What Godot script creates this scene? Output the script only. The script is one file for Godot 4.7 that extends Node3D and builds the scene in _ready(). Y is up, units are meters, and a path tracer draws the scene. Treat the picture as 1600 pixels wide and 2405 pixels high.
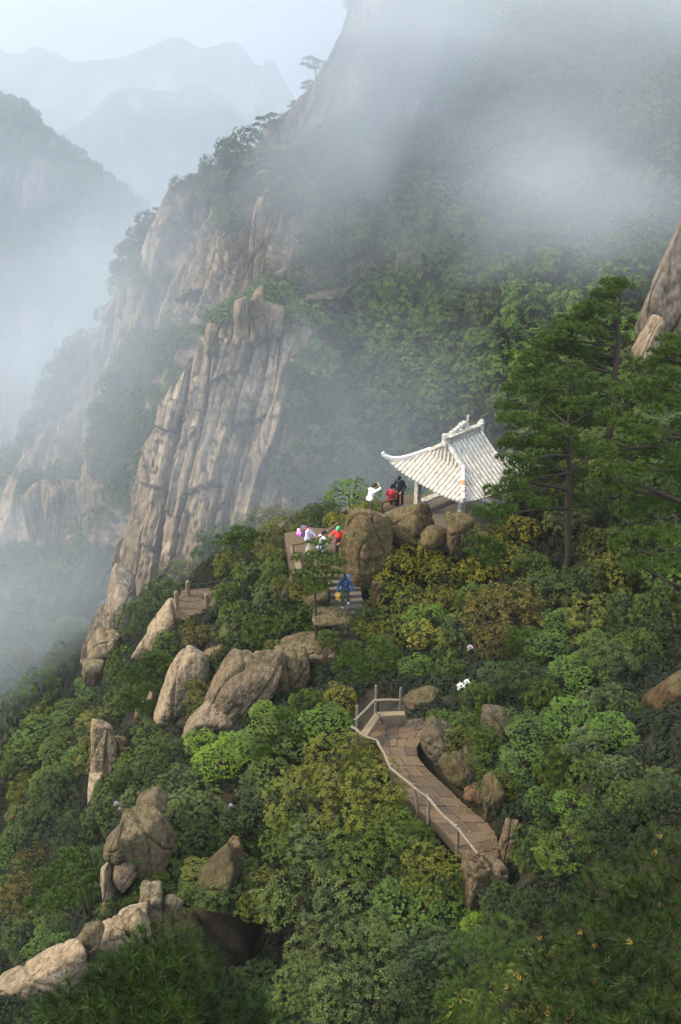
extends Node3D

# ---------------------------------------------------------------- camera frame used to lay the place out
const FP := 2833.0          # focal length in pixels of the 1600 x 2405 photograph
const CAM_Y := 30.0
const PITCH := 28.0
var cp := cos(deg_to_rad(PITCH))
var sp := sin(deg_to_rad(PITCH))
var rng := RandomNumberGenerator.new()
var names := {}
var M := {}
var labels_used := {}
var n1 := FastNoiseLite.new()
var n2 := FastNoiseLite.new()

func P(u: float, v: float, d: float) -> Vector3:      # the point seen at (u, v), d metres along the view axis
	var k := (v - 1202.5) / FP
	return Vector3((u - 800.0) / FP * d, CAM_Y - d * (sp + k * cp), -d * (cp - k * sp))

func G(u: float, v: float, y: float) -> Vector3:      # where the ray through (u, v) meets the level y
	var k := (v - 1202.5) / FP
	var d := (CAM_Y - y) / (sp + k * cp)
	return P(u, v, d)

func px(p: Vector3) -> Vector3:                       # (u, v, d) of a point
	var f := -p.z
	var h := CAM_Y - p.y
	var d := f * cp + h * sp
	var k := (h * cp - f * sp) / d
	return Vector3(800.0 + p.x / d * FP, 1202.5 + k * FP, d)

func hsh(a: int, b: int = 0, c: int = 0) -> float:
	var h := (a * 374761393 + b * 668265263 + c * 1274126177) & 0x7fffffff
	h = ((h ^ (h >> 13)) * 1274126177) & 0x7fffffff
	h = h ^ (h >> 16)
	return float(h & 0xffffff) / 16777216.0

func rr(a: float, b: float) -> float:
	return rng.randf_range(a, b)

func rdir() -> Vector3:
	var z := rng.randf_range(-1.0, 1.0)
	var a := rng.randf() * TAU
	var r := sqrt(1.0 - z * z)
	return Vector3(r * cos(a), z, r * sin(a))

func numbered(called: String) -> String:
	if not names.has(called):
		names[called] = 0
		return called
	names[called] += 1
	return "%s_%03d" % [called, names[called]]

func tag(o: Node3D, label: String, category: String, group := "", kind := "") -> Node3D:
	if label: o.set_meta("label", label)
	if category: o.set_meta("category", category)
	if group: o.set_meta("group", group)
	if kind: o.set_meta("kind", kind)
	return o

func thing(called: String, label: String, category: String, at := Vector3.ZERO, turn := 0.0, group := "") -> Node3D:
	var o := Node3D.new()
	o.name = numbered(called)
	add_child(o, true)
	o.position = at
	o.rotation.y = turn
	tag(o, label, category, group)
	return o

func obj(called: String, mesh: Mesh, mat: Material, parent: Node = null, at := Vector3.ZERO) -> MeshInstance3D:
	var o := MeshInstance3D.new()
	o.name = numbered(called) if parent == null else called
	o.mesh = mesh
	if mat: o.material_override = null
	if mat:
		for s in mesh.get_surface_count(): o.set_surface_override_material(s, mat)
	o.position = at
	(self if parent == null else parent).add_child(o, true)
	return o

func struct(called: String, mesh: Mesh, mat: Material) -> MeshInstance3D:
	var o := obj(called, mesh, mat)
	o.set_meta("kind", "structure")
	return o

# ---------------------------------------------------------------- mesh helpers
func arr_mesh(v: PackedVector3Array, idx: PackedInt32Array, nrm = null, col = null) -> ArrayMesh:
	var a := []
	a.resize(Mesh.ARRAY_MAX)
	a[Mesh.ARRAY_VERTEX] = v
	a[Mesh.ARRAY_INDEX] = idx
	if nrm != null: a[Mesh.ARRAY_NORMAL] = nrm
	if col != null: a[Mesh.ARRAY_COLOR] = col
	var m := ArrayMesh.new()
	m.add_surface_from_arrays(Mesh.PRIMITIVE_TRIANGLES, a)
	return m

func smooth_normals(v: PackedVector3Array, idx: PackedInt32Array) -> PackedVector3Array:
	var n := PackedVector3Array()
	n.resize(v.size())
	for t in range(0, idx.size(), 3):
		var a := idx[t]
		var b := idx[t + 1]
		var c := idx[t + 2]
		var f := (v[c] - v[a]).cross(v[b] - v[a])
		n[a] += f
		n[b] += f
		n[c] += f
	for i in n.size(): n[i] = n[i].normalized()
	return n

class Geo:                                             # collects boxes, tubes and quads for one mesh
	var v := PackedVector3Array()
	var i := PackedInt32Array()
	var c := PackedColorArray()
	var tint := Color.WHITE
	func tri(a: Vector3, b: Vector3, d: Vector3) -> void:
		var k := v.size()
		v.append(a); v.append(b); v.append(d)
		c.append(tint); c.append(tint); c.append(tint)
		i.append(k); i.append(k + 1); i.append(k + 2)
	func quad(a: Vector3, b: Vector3, d: Vector3, e: Vector3) -> void:
		tri(a, b, d); tri(a, d, e)
	func box(t: Transform3D, s: Vector3, bevel := 0.0) -> void:
		var h := s * 0.5
		var q := []
		var e := minf(bevel, minf(h.x, minf(h.y, h.z)) * 0.8)
		# 6 faces, each pulled in by the bevel, joined by chamfers
		var f := []
		for ax in 3:
			for sg in [-1.0, 1.0]:
				var n := Vector3.ZERO
				n[ax] = sg * h[ax]
				var a1 := (ax + 1) % 3
				var a2 := (ax + 2) % 3
				var co := []
				for st in [[-1, -1], [1, -1], [1, 1], [-1, 1]]:
					var p := n
					p[a1] = st[0] * (h[a1] - e)
					p[a2] = st[1] * (h[a2] - e)
					co.append(t * p)
				if sg > 0: quad(co[3], co[2], co[1], co[0])
				else: quad(co[0], co[1], co[2], co[3])
		if e > 0.0:
			for ax in 3:
				var a1 := (ax + 1) % 3
				var a2 := (ax + 2) % 3
				for s1 in [-1.0, 1.0]:
					for s2 in [-1.0, 1.0]:
						var p := Vector3.ZERO
						p[ax] = -(h[ax] - e); p[a1] = s1 * h[a1]; p[a2] = s2 * (h[a2] - e)
						var p2 := p
						p2[ax] = h[ax] - e
						var r := Vector3.ZERO
						r[ax] = -(h[ax] - e); r[a1] = s1 * (h[a1] - e); r[a2] = s2 * h[a2]
						var r2 := r
						r2[ax] = h[ax] - e
						if s1 * s2 > 0: quad(t * p, t * r, t * r2, t * p2)
						else: quad(t * r, t * p, t * p2, t * r2)
			for sx in [-1.0, 1.0]:
				for sy in [-1.0, 1.0]:
					for sz in [-1.0, 1.0]:
						var a := t * Vector3(sx * h.x, sy * (h.y - e), sz * (h.z - e))
						var b := t * Vector3(sx * (h.x - e), sy * h.y, sz * (h.z - e))
						var d := t * Vector3(sx * (h.x - e), sy * (h.y - e), sz * h.z)
						if sx * sy * sz > 0: tri(a, d, b)
						else: tri(a, b, d)
	func tube(pts: Array, rad: Array, n := 8, cap := true) -> void:
		var k0 := v.size()
		var side := Vector3.ZERO
		for j in pts.size():
			var dir: Vector3 = (pts[mini(j + 1, pts.size() - 1)] - pts[maxi(j - 1, 0)]).normalized()
			if side == Vector3.ZERO: side = dir.cross(Vector3.UP if absf(dir.y) < 0.9 else Vector3.RIGHT)
			side = (side - dir * side.dot(dir)).normalized()
			var b2 := dir.cross(side)
			for q in n:
				var a := TAU * q / n
				v.append(pts[j] + (side * cos(a) + b2 * sin(a)) * rad[j])
				c.append(tint)
		for j in pts.size() - 1:
			for q in n:
				var a := k0 + j * n + q
				var b := k0 + j * n + (q + 1) % n
				i.append_array([a, b, a + n, b, b + n, a + n])
		if cap:
			for e in [0, pts.size() - 1]:
				var m := v.size()
				v.append(pts[e]); c.append(tint)
				for q in n:
					var a: int = k0 + e * n + q
					var b: int = k0 + e * n + (q + 1) % n
					if e == 0: i.append_array([m, b, a])
					else: i.append_array([m, a, b])
	func mesh(flat := true, colored := false) -> ArrayMesh:
		var a := []
		a.resize(Mesh.ARRAY_MAX)
		a[Mesh.ARRAY_VERTEX] = v
		a[Mesh.ARRAY_INDEX] = i
		if colored: a[Mesh.ARRAY_COLOR] = c
		if not flat:
			var nn := PackedVector3Array()
			nn.resize(v.size())
			for t in range(0, i.size(), 3):
				var f := (v[i[t + 2]] - v[i[t]]).cross(v[i[t + 1]] - v[i[t]])
				nn[i[t]] += f; nn[i[t + 1]] += f; nn[i[t + 2]] += f
			for q in nn.size(): nn[q] = nn[q].normalized()
			a[Mesh.ARRAY_NORMAL] = nn
		var m := ArrayMesh.new()
		m.add_surface_from_arrays(Mesh.PRIMITIVE_TRIANGLES, a)
		return m

func crom(a: Vector3, b: Vector3, c: Vector3, d: Vector3, t: float) -> Vector3:
	var t2 := t * t
	return 0.5 * (2.0 * b + (c - a) * t + (2.0 * a - 5.0 * b + 4.0 * c - d) * t2 + (3.0 * b - a - 3.0 * c + d) * t2 * t)

func curve_at(p: Array, t: float) -> Vector3:
	var n := p.size()
	var k := clampi(int(t), 0, n - 2)
	return crom(p[maxi(k - 1, 0)], p[k], p[k + 1], p[mini(k + 2, n - 1)], t - k)

# a rock face: a net of points in space, interpolated, then broken into jointed columns. Returns the grid for planting.
func rock_loft(called: String, net: Array, nu: int, nv: int, o: Dictionary) -> Dictionary:
	var nr := net.size()
	var nc: int = net[0].size()
	var base := PackedVector3Array()
	base.resize(nu * nv)
	for i in nu:
		var tu := float(i) / (nu - 1) * (nc - 1)
		var colp := []
		for r in nr: colp.append(curve_at(net[r], tu))
		for j in nv:
			base[j * nu + i] = curve_at(colp, float(j) / (nv - 1) * (nr - 1))
	var idx := PackedInt32Array()
	for j in nv - 1:
		for i in nu - 1:
			var a := j * nu + i
			if o.get("flip", false): idx.append_array([a, a + 1, a + nu, a + 1, a + nu + 1, a + nu])
			else: idx.append_array([a, a + nu, a + 1, a + 1, a + nu, a + nu + 1])
	var nb := smooth_normals(base, idx)
	var v := PackedVector3Array()
	v.resize(nu * nv)
	var sc := base[0].distance_to(base[0])
	var col_w: float = o.get("col", 2.0)
	var amp: float = o.get("amp", 1.0)
	var sd: int = o.get("seed", 1)
	var veg: float = o.get("veg", 0.0)
	var lean: float = o.get("lean", 0.0)
	var mask := PackedFloat32Array()
	mask.resize(nu * nv)
	var crk := PackedFloat32Array()
	crk.resize(nu * nv)
	for q in nu * nv:
		var p := base[q]
		var n := nb[q]
		var s := p.x * 0.93 + p.z * 0.36
		var y := p.y + s * lean
		s += lean * -p.y
		# large buttresses, then columns of uneven width with tilted faces, then finer slabs on them
		var big := n1.get_noise_3d(p.x * 1.3, p.y * 0.5, p.z * 1.3)
		var w := s / col_w + 0.9 * n1.get_noise_2d(s * 1.6, y * 1.1 + sd * 31.0)
		var c1 := jcell(w, sd)
		var c := int(c1.x)
		var f := c1.y
		var sg := y / (col_w * (2.6 + 4.0 * hsh(c, 7, sd))) + hsh(c, 3, sd) * 9.0 + (f - 0.5) * (hsh(c, 5, sd) - 0.5) * 0.5
		var g := int(floor(sg))
		var fg := sg - g
		var dep := big * 1.7 + (hsh(c, 1, sd) - 0.5) * 1.5 + (hsh(c, g, sd) - 0.5) * 1.0 + (f - 0.5) * (hsh(c, 9, sd) - 0.5) * 1.3 - (fg - 0.5) * 0.35
		var e := minf(f, 1.0 - f) * c1.z
		if e < 0.07:
			dep -= 0.95 * (1.0 - e / 0.07)
			crk[q] = 1.0 - e / 0.07
		if minf(fg, 1.0 - fg) < 0.025 and hsh(c, g, sd + 5) > 0.35: crk[q] = maxf(crk[q], 0.7)
		var w2 := s / (col_w * 0.37) + 0.8 * n1.get_noise_2d(s * 3.0 + 50.0, y * 2.2)
		var c2 := jcell(w2, sd + 40)
		var g2 := int(floor(y / (col_w * (0.8 + 2.2 * hsh(int(c2.x), 2, sd))) + hsh(int(c2.x), 4, sd) * 7.0))
		dep += (hsh(int(c2.x), g2, sd + 3) - 0.5) * 0.5 + (c2.y - 0.5) * (hsh(int(c2.x), g2 + 9, sd) - 0.5) * 0.5
		var e2 := minf(c2.y, 1.0 - c2.y)
		if e2 < 0.12 and hsh(int(c2.x), 8, sd) > 0.3:
			dep -= 0.3 * (1.0 - e2 / 0.12)
			crk[q] = maxf(crk[q], 0.75 * (1.0 - e2 / 0.12))
		# thin joints across the slabs
		var sl := y / (col_w * (0.8 + 2.2 * hsh(int(c2.x), 2, sd))) + hsh(int(c2.x), 4, sd) * 7.0
		sl -= floor(sl)
		if minf(sl, 1.0 - sl) < 0.04 and hsh(int(c2.x), g2, sd + 8) > 0.45: crk[q] = maxf(crk[q], 0.6)
		dep += 0.25 * n2.get_noise_3d(p.x * 5.0, p.y * 4.0, p.z * 5.0)
		# where forest grows the rock is buried under soil
		var mk := n1.get_noise_3d(p.x * 2.1 + 70.0, p.y * 2.6, p.z * 2.1 - sd * 13.0) * 1.4 + veg + 0.9 * (n.y - 0.45)
		if o.has("veg_at"): mk += o.veg_at.call(p)
		mask[q] = mk
		var soil := clampf(mk * 3.0, 0.0, 1.0)
		v[q] = p + n * dep * amp * col_w * 0.62 * (1.0 - 0.75 * soil)
	var nn := smooth_normals(v, idx)
	var col := PackedColorArray()
	col.resize(nu * nv)
	var rock: Color = o.get("rock", Color(0.27, 0.235, 0.185))
	var soilc := Color(0.022, 0.026, 0.011)
	for q in nu * nv:
		var p := v[q]
		var t := n1.get_noise_3d(p.x * 2.6, p.y * 0.35, p.z * 2.6 + 9.0)         # water stains run down the face
		var st := clampf(0.5 + t * 1.4, 0.0, 1.0)
		var cc := rock.lerp(Color(rock.r * 0.52, rock.g * 0.5, rock.b * 0.46), 1.0 - st)
		cc = cc.lerp(Color(rock.r * 0.22, rock.g * 0.21, rock.b * 0.19), crk[q])      # soot dark lichen in the joints
		cc = cc.lerp(Color(rock.r * 1.2, rock.g * 1.17, rock.b * 1.13), clampf(n2.get_noise_3d(p.x * 3.0, p.y * 2.0, p.z * 3.0) * 1.6, 0.0, 0.7))
		var soil := clampf(mask[q] * 2.5 - 0.1, 0.0, 1.0)
		soil = maxf(soil, clampf((nn[q].y - 0.62) * 3.0, 0.0, 0.8))
		col[q] = cc.lerp(soilc, soil)
	var m := arr_mesh(v, idx, nn, col)
	var inst: MeshInstance3D
	if not o.get("data_only", false):
		inst = struct(called, m, M.rock)
	return {"v": v, "n": nn, "mask": mask, "nu": nu, "nv": nv, "mesh": m, "node": inst}

func jcell(w: float, sd: int) -> Vector3:              # a row of cells of uneven width: (which, how far across, width)
	var k := int(floor(w))
	var b0 := k + 0.75 * (hsh(k, 77, sd) - 0.5)
	var b1 := k + 1 + 0.75 * (hsh(k + 1, 77, sd) - 0.5)
	if w < b0:
		k -= 1
		b1 = b0
		b0 = k + 0.75 * (hsh(k, 77, sd) - 0.5)
	elif w >= b1:
		k += 1
		b0 = b1
		b1 = k + 1 + 0.75 * (hsh(k + 1, 77, sd) - 0.5)
	return Vector3(k, (w - b0) / (b1 - b0), b1 - b0)

func sphere_grid(n: int) -> Array:                     # a cube blown up to a sphere with shared vertices: [directions, indices]
	var dirs := PackedVector3Array()
	var idx := PackedInt32Array()
	var at := {}
	for f in 6:
		var ax := f / 2
		var sg := 1.0 if f % 2 else -1.0
		var ids := []
		for j in n + 1:
			for i in n + 1:
				var p := Vector3.ZERO
				p[ax] = sg
				p[(ax + 1) % 3] = tan((float(i) / n * 2.0 - 1.0) * PI / 4.0)
				p[(ax + 2) % 3] = tan((float(j) / n * 2.0 - 1.0) * PI / 4.0)
				var key := Vector3i((p * 4096.0).round())
				if not at.has(key):
					at[key] = dirs.size()
					dirs.append(p.normalized())
				ids.append(at[key])
		for j in n:
			for i in n:
				var a: int = ids[j * (n + 1) + i]
				var b: int = ids[j * (n + 1) + i + 1]
				var c: int = ids[(j + 1) * (n + 1) + i + 1]
				var d: int = ids[(j + 1) * (n + 1) + i]
				if sg > 0: idx.append_array([a, c, b, a, d, c])
				else: idx.append_array([a, b, c, a, c, d])
	return [dirs, idx]

# a weathered granite block: a rounded many sided stone, cracked along joints and roughened. s = half sizes
func boulder_mesh(s: Vector3, o := {}) -> ArrayMesh:
	var n: int = o.get("n", 22)
	var sg := sphere_grid(n)
	var dirs: PackedVector3Array = sg[0]
	var sd: int = o.get("seed", 1)
	var r := RandomNumberGenerator.new()
	r.seed = 900 + sd
	var sharp: float = o.get("sharp", 4.0 + 2.2 * o.get("pow", 3.0))
	var pn := PackedVector3Array()
	var pc := PackedFloat32Array()
	for ax in 3:
		for sgn in [-1.0, 1.0]:
			var d := Vector3.ZERO
			d[ax] = sgn
			var jit: float = o.get("jit", 0.22)
			pn.append((d + Vector3(r.randf_range(-1, 1), r.randf_range(-1, 1), r.randf_range(-1, 1)) * jit).normalized())
			pc.append(r.randf_range(0.88, 1.02))
	for k in o.get("ncut", 6):
		pn.append(Vector3(r.randf_range(-1, 1), r.randf_range(-0.7, 1), r.randf_range(-0.4, 1)).normalized())
		pc.append(r.randf_range(0.82, 1.1))
	for c in o.get("cuts", []):
		pn.append(c[0])
		pc.append(c[1])
	var cracks := []
	for k in o.get("cracks", 2):
		cracks.append([Vector3(r.randf_range(-1, 1), r.randf_range(-0.6, 0.6), r.randf_range(-0.6, 0.6)).normalized(), r.randf_range(-0.45, 0.45)])
	var taper: float = o.get("taper", 0.0)
	var bend: float = o.get("bend", 0.0)
	var rough: float = o.get("rough", 0.1)
	var groove: float = o.get("groove", 0.0)
	var v := PackedVector3Array()
	v.resize(dirs.size())
	var dirt := PackedFloat32Array()
	dirt.resize(dirs.size())
	var ms := (s.x + s.y + s.z) / 3.0
	for k in dirs.size():
		var d := dirs[k]
		var acc := 0.0
		for m in pn.size():
			var t := d.dot(pn[m]) / pc[m]
			if t > 0.0: acc += pow(t, sharp)
		var p := d * pow(maxf(acc, 1e-6), -1.0 / sharp)
		var tp := 1.0 - taper * (p.y * 0.5 + 0.5)
		p.x *= tp
		p.z *= tp
		p.x += bend * p.y * p.y
		var w := p * s
		var nn := n1.get_noise_3d(w.x * 16.0 / ms + sd * 17.0, w.y * 12.0 / ms, w.z * 16.0 / ms)
		var fine := n2.get_noise_3d(w.x * 14.0 + sd * 5.0, w.y * 14.0, w.z * 14.0)
		var dd := rough * (nn * ms * 1.1 + fine * 0.16)
		for c in cracks:
			var q: float = absf(p.dot(c[0]) - c[1] + 0.18 * n1.get_noise_3d(w.x * 9.0 / ms, w.y * 9.0 / ms, w.z * 9.0 / ms + sd))
			if q < 0.07:
				dd -= 0.13 * ms * (1.0 - q / 0.07)
				dirt[k] = 1.0 - q / 0.07
		if groove > 0.0:
			var t := absf(n1.get_noise_3d(w.x * 16.0 / ms, w.y * 2.5 / ms + 40.0, w.z * 16.0 / ms + sd * 3.0))
			if t < 0.09: dd -= groove * pow(1.0 - t / 0.09, 2.0)
		v[k] = w + d * dd
	var idx: PackedInt32Array = sg[1]
	var nr := smooth_normals(v, idx)
	var col := PackedColorArray()
	col.resize(v.size())
	var rock: Color = o.get("rock", Color(0.27, 0.225, 0.165))
	var moss: float = o.get("moss", 0.25)
	for k in v.size():
		var p := v[k]
		var t := n1.get_noise_3d(p.x * 11.0 + sd, p.y * 4.0, p.z * 11.0)
		var t2 := n2.get_noise_3d(p.x * 9.0 + sd * 3.0, p.y * 9.0, p.z * 9.0)
		var cc := rock.lerp(rock * 0.5, clampf(0.25 + t * 0.9 + t2 * 0.45 + dirt[k] * 0.4, 0.0, 1.0))
		var mo := clampf(moss * 2.4 * (t2 * 1.5 + 0.3 + 0.3 * nr[k].y), 0.0, 1.0)
		cc = cc.lerp(Color(0.10, 0.095, 0.04), mo * 0.75)
		cc.a = 1.0
		col[k] = cc
	return arr_mesh(v, idx, nr, col)

# ---------------------------------------------------------------- materials
func noise_tex(kind: int, freq: float, sd: int, stops: Array, size := 512, oct := 4) -> NoiseTexture2D:
	var n := FastNoiseLite.new()
	n.noise_type = kind
	n.frequency = freq
	n.seed = sd
	n.fractal_octaves = oct
	var t := NoiseTexture2D.new()
	t.width = size
	t.height = size
	t.seamless = true
	t.noise = n
	if stops.size():
		var g := Gradient.new()
		var off := PackedFloat32Array()
		var cols := PackedColorArray()
		for s in stops:
			off.append(s[0]); cols.append(s[1])
		g.offsets = off
		g.colors = cols
		t.color_ramp = g
	return t

func flat_mat(called: String, c: Color, rough := 0.8, tex: Texture2D = null, tri := 1.0) -> StandardMaterial3D:
	var m := StandardMaterial3D.new()
	m.resource_name = called
	m.albedo_color = c.linear_to_srgb()
	m.roughness = rough
	m.metallic_specular = 0.35
	if tex:
		m.albedo_texture = tex
		m.uv1_triplanar = true
		m.uv1_scale = Vector3(tri, tri, tri)
	return m

func leaf_mat(called: String, c: Color, rough := 0.5, back := 0.3) -> StandardMaterial3D:
	var m := flat_mat(called, c, rough)
	m.vertex_color_use_as_albedo = true
	m.cull_mode = BaseMaterial3D.CULL_DISABLED
	m.metallic_specular = 0.3
	m.backlight_enabled = true
	m.backlight = Color(back, back, back)
	return m

func make_materials() -> void:
	var S := FastNoiseLite.TYPE_SIMPLEX_SMOOTH
	M.streak = noise_tex(S, 0.011, 3, [[0.0, Color(0.56, 0.53, 0.48)], [0.42, Color(0.86, 0.84, 0.8)], [0.62, Color(0.98, 0.97, 0.95)], [1.0, Color(1, 1, 1)]])
	M.speck = noise_tex(S, 0.035, 5, [[0.0, Color(0.5, 0.48, 0.44)], [0.34, Color(0.82, 0.8, 0.77)], [0.55, Color(0.92, 0.9, 0.87)], [0.72, Color(1, 1, 0.98)], [1.0, Color(0.9, 0.93, 0.88)]])
	M.height = noise_tex(S, 0.02, 8, [], 512, 5)
	var r := StandardMaterial3D.new()
	r.resource_name = "granite"
	r.vertex_color_use_as_albedo = true
	r.albedo_texture = M.streak
	r.uv1_triplanar = true
	r.uv1_world_triplanar = true
	r.uv1_scale = Vector3(0.23, 0.05, 0.23)
	r.detail_enabled = true
	r.detail_albedo = M.speck
	r.detail_blend_mode = BaseMaterial3D.BLEND_MODE_MUL
	r.detail_uv_layer = BaseMaterial3D.DETAIL_UV_2
	r.uv2_triplanar = true
	r.uv2_world_triplanar = true
	r.uv2_scale = Vector3(0.16, 0.1, 0.16)
	r.heightmap_enabled = true
	r.heightmap_texture = M.height
	r.heightmap_scale = 14.0
	r.roughness = 0.9
	r.metallic_specular = 0.25
	M.rock = r
	var b: StandardMaterial3D = r.duplicate()
	b.resource_name = "boulder_granite"
	b.uv1_scale = Vector3(0.45, 0.3, 0.45)
	b.uv2_scale = Vector3(0.55, 0.5, 0.55)
	b.heightmap_scale = 9.0
	M.boulder = b
	var s := flat_mat("soil", Color(0.022, 0.019, 0.011), 1.0, M.speck, 0.6)
	s.uv1_world_triplanar = true
	M.soil = s
	var bark := flat_mat("bark", Color(0.034, 0.026, 0.019), 0.95, M.speck, 3.0)
	M.bark = bark

# ---------------------------------------------------------------- the hillside as a height field
var tps_x := PackedVector2Array()
var tps_w := PackedFloat64Array()

func tps_fit(pts: Array) -> void:                      # pts: Vector3(x, height, z)
	var n := pts.size()
	var N := n + 3
	var A := []
	for i in N:
		var row := PackedFloat64Array()
		row.resize(N + 1)
		A.append(row)
	for i in n:
		tps_x.append(Vector2(pts[i].x, pts[i].z))
	for i in n:
		for j in n:
			var d2: float = tps_x[i].distance_squared_to(tps_x[j])
			A[i][j] = 0.0 if d2 < 1e-9 else d2 * log(d2) * 0.5
		A[i][i] += 3.0
		A[i][n] = 1.0; A[i][n + 1] = tps_x[i].x; A[i][n + 2] = tps_x[i].y
		A[n][i] = 1.0; A[n + 1][i] = tps_x[i].x; A[n + 2][i] = tps_x[i].y
		A[i][N] = pts[i].y
	for c in N:
		var piv := c
		for r in range(c + 1, N):
			if absf(A[r][c]) > absf(A[piv][c]): piv = r
		var tmp = A[c]
		A[c] = A[piv]
		A[piv] = tmp
		var inv: float = 1.0 / A[c][c]
		for r in range(c + 1, N):
			var fct: float = A[r][c] * inv
			if fct != 0.0:
				for k in range(c, N + 1): A[r][k] -= fct * A[c][k]
	tps_w.resize(N)
	for c in range(N - 1, -1, -1):
		var s: float = A[c][N]
		for k in range(c + 1, N): s -= A[c][k] * tps_w[k]
		tps_w[c] = s / A[c][c]

func tps(x: float, z: float) -> float:
	var n := tps_x.size()
	var s: float = tps_w[n] + tps_w[n + 1] * x + tps_w[n + 2] * z
	for i in n:
		var dx := x - tps_x[i].x
		var dz := z - tps_x[i].y
		var d2 := dx * dx + dz * dz
		if d2 > 1e-9: s += tps_w[i] * d2 * log(d2) * 0.5
	return s

const GX0 := -72.0
const GZ0 := -112.0
const GSTEP := 0.6
const GNX := 184
const GNZ := 176
var gh := PackedFloat32Array()

func ground(x: float, z: float) -> float:
	var fx := clampf((x - GX0) / GSTEP, 0.0, GNX - 1.001)
	var fz := clampf((z - GZ0) / GSTEP, 0.0, GNZ - 1.001)
	var i := int(fx)
	var j := int(fz)
	fx -= i
	fz -= j
	var k := j * GNX + i
	return lerpf(lerpf(gh[k], gh[k + 1], fx), lerpf(gh[k + GNX], gh[k + GNX + 1], fx), fz)

func hit_ground(u: float, v: float, lift: float) -> Vector3:   # where the ray through (u, v) first comes within lift of the hillside
	var d := 12.0
	while d < 125.0:
		var p := P(u, v, d)
		if p.x > GX0 and p.z > GZ0 and p.y < ground(p.x, p.z) + lift: return p
		d += 0.25
	return Vector3.INF

func make_hillside() -> void:
	var pts := []
	for q in [[900, 1690, 38.3, -0.9], [1130, 2000, 33.3, -0.8], [1000, 1840, 35.8, -0.9], [960, 1760, 37.1, -0.9], [985, 1650, 39, -0.8], [840, 1700, 38.2, -1.0], [860, 1780, 36.8, -1.0], [910, 1880, 35.2, -1.0], [975, 1960, 33.9, -1.0], [1060, 2040, 32.8, -1.0],
			[790, 1300, 55, -0.5], [1083, 1215, 57, -0.5], [950, 1200, 56.5, -0.5], [715, 1290, 55.5, -0.5], [815, 1500, 51.8, -1.0], [1180, 1200, 57, -0.5], [1000, 1240, 56, -0.5],
			[1300, 1300, 53, 0], [1500, 1250, 52, 0], [1650, 1150, 53, 0], [1400, 1500, 46, 0], [1550, 1600, 39.5, 0], [1250, 1700, 36.5, -0.5],
			[1250, 1850, 33.8, 0], [1400, 1900, 31.2, 0], [1560, 1900, 28.5, 0], [1300, 2100, 29.5, 0], [1150, 2120, 34, 0], [1700, 2100, 22, -2], [1500, 2300, 24, -1], [1250, 2350, 27, -1],
			[1080, 1550, 45, 0], [950, 1500, 50, 0], [1200, 1450, 50, 0], [900, 1580, 46, -1],
			[800, 2300, 33, -1], [600, 2300, 37, -2], [550, 2180, 41, -2], [760, 1850, 41, -1], [680, 2000, 39, -1], [950, 2150, 35, -1.2], [1050, 2350, 30, -1],
			[310, 1980, 41, -1], [120, 2260, 33, -1], [250, 2150, 37, -1], [450, 1900, 44, -0.5], [600, 1800, 45, -0.5], [700, 1650, 47, -0.3], [600, 1600, 51, -1], [450, 1600, 57, -0.5],
			[430, 1420, 64, -1.0], [560, 1350, 62, -1], [650, 1300, 60, -0.5], [300, 1740, 57, -1], [370, 1850, 48, -0.5], [300, 1560, 68, -0.5],
			[190, 1760, 72, 0], [90, 1900, 76, 0], [40, 2150, 62, 0], [190, 2120, 50, 0], [100, 1600, 94, 0], [0, 1500, 112, 0], [200, 1500, 95, 0], [-100, 1900, 84, 0], [-150, 2300, 58, 0], [80, 2380, 44, -1], [380, 2390, 34, -2], [-200, 1650, 104, 0], [-120, 1400, 122, 0]]:
		var p := P(q[0], q[1], q[2])
		p.y += q[3]
		pts.append(p)
	for q in [[1035, 1775], [1068, 1830], [1112, 1880], [1160, 1935], [1180, 1985]]: pts.append(G(q[0], q[1], 6.2) + Vector3(0.1, -0.22, 0))
	for q in [[5, -4, -62], [16, -1, -64], [-6, -6, -63], [28, 2, -62], [-12, -16, -72], [5, -12, -72], [20, -10, -74], [36, -2, -72], [-28, -38, -98], [0, -24, -88], [30, -16, -88], [38, 8, -40], [38, 12, -20], [20, 12, -8], [0, 4, -8], [-20, 1, -10], [-45, -24, -20], [-60, -40, -60]]:
		pts.append(Vector3(q[0], q[1], q[2]))
	tps_fit(pts)
	gh.resize(GNX * GNZ)
	var v := PackedVector3Array()
	v.resize(GNX * GNZ)
	for j in GNZ:
		for i in GNX:
			var x := GX0 + i * GSTEP
			var z := GZ0 + j * GSTEP
			var h := tps(x, z) + 0.35 * n1.get_noise_2d(x * 5.0, z * 5.0)
			gh[j * GNX + i] = h
			v[j * GNX + i] = Vector3(x, h, z)
	var idx := PackedInt32Array()
	for j in GNZ - 1:
		for i in GNX - 1:
			var a := j * GNX + i
			idx.append_array([a, a + 1, a + GNX, a + 1, a + GNX + 1, a + GNX])
	var nn := smooth_normals(v, idx)
	if nn[500].y < 0:
		idx.reverse()
		nn = smooth_normals(v, idx)
	struct("hillside", arr_mesh(v, idx, nn), M.soil)

func net(rows: Array) -> Array:
	var out := []
	for r in rows:
		var line := []
		for q in r: line.append(P(q[0], q[1], q[2]))
		out.append(line)
	return out

func fold(n: Array, by: Vector3) -> Array:             # carries each row on behind its left edge, so the face has a far side
	for r in n:
		r.push_front(r[0] + by * 0.45 + Vector3(0.3, 0, 0))
		r.push_front(r[1] + by)
	return n

# ---------------------------------------------------------------- plants
const DIA := [0, 1, 2, 0, 2, 3]

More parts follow.
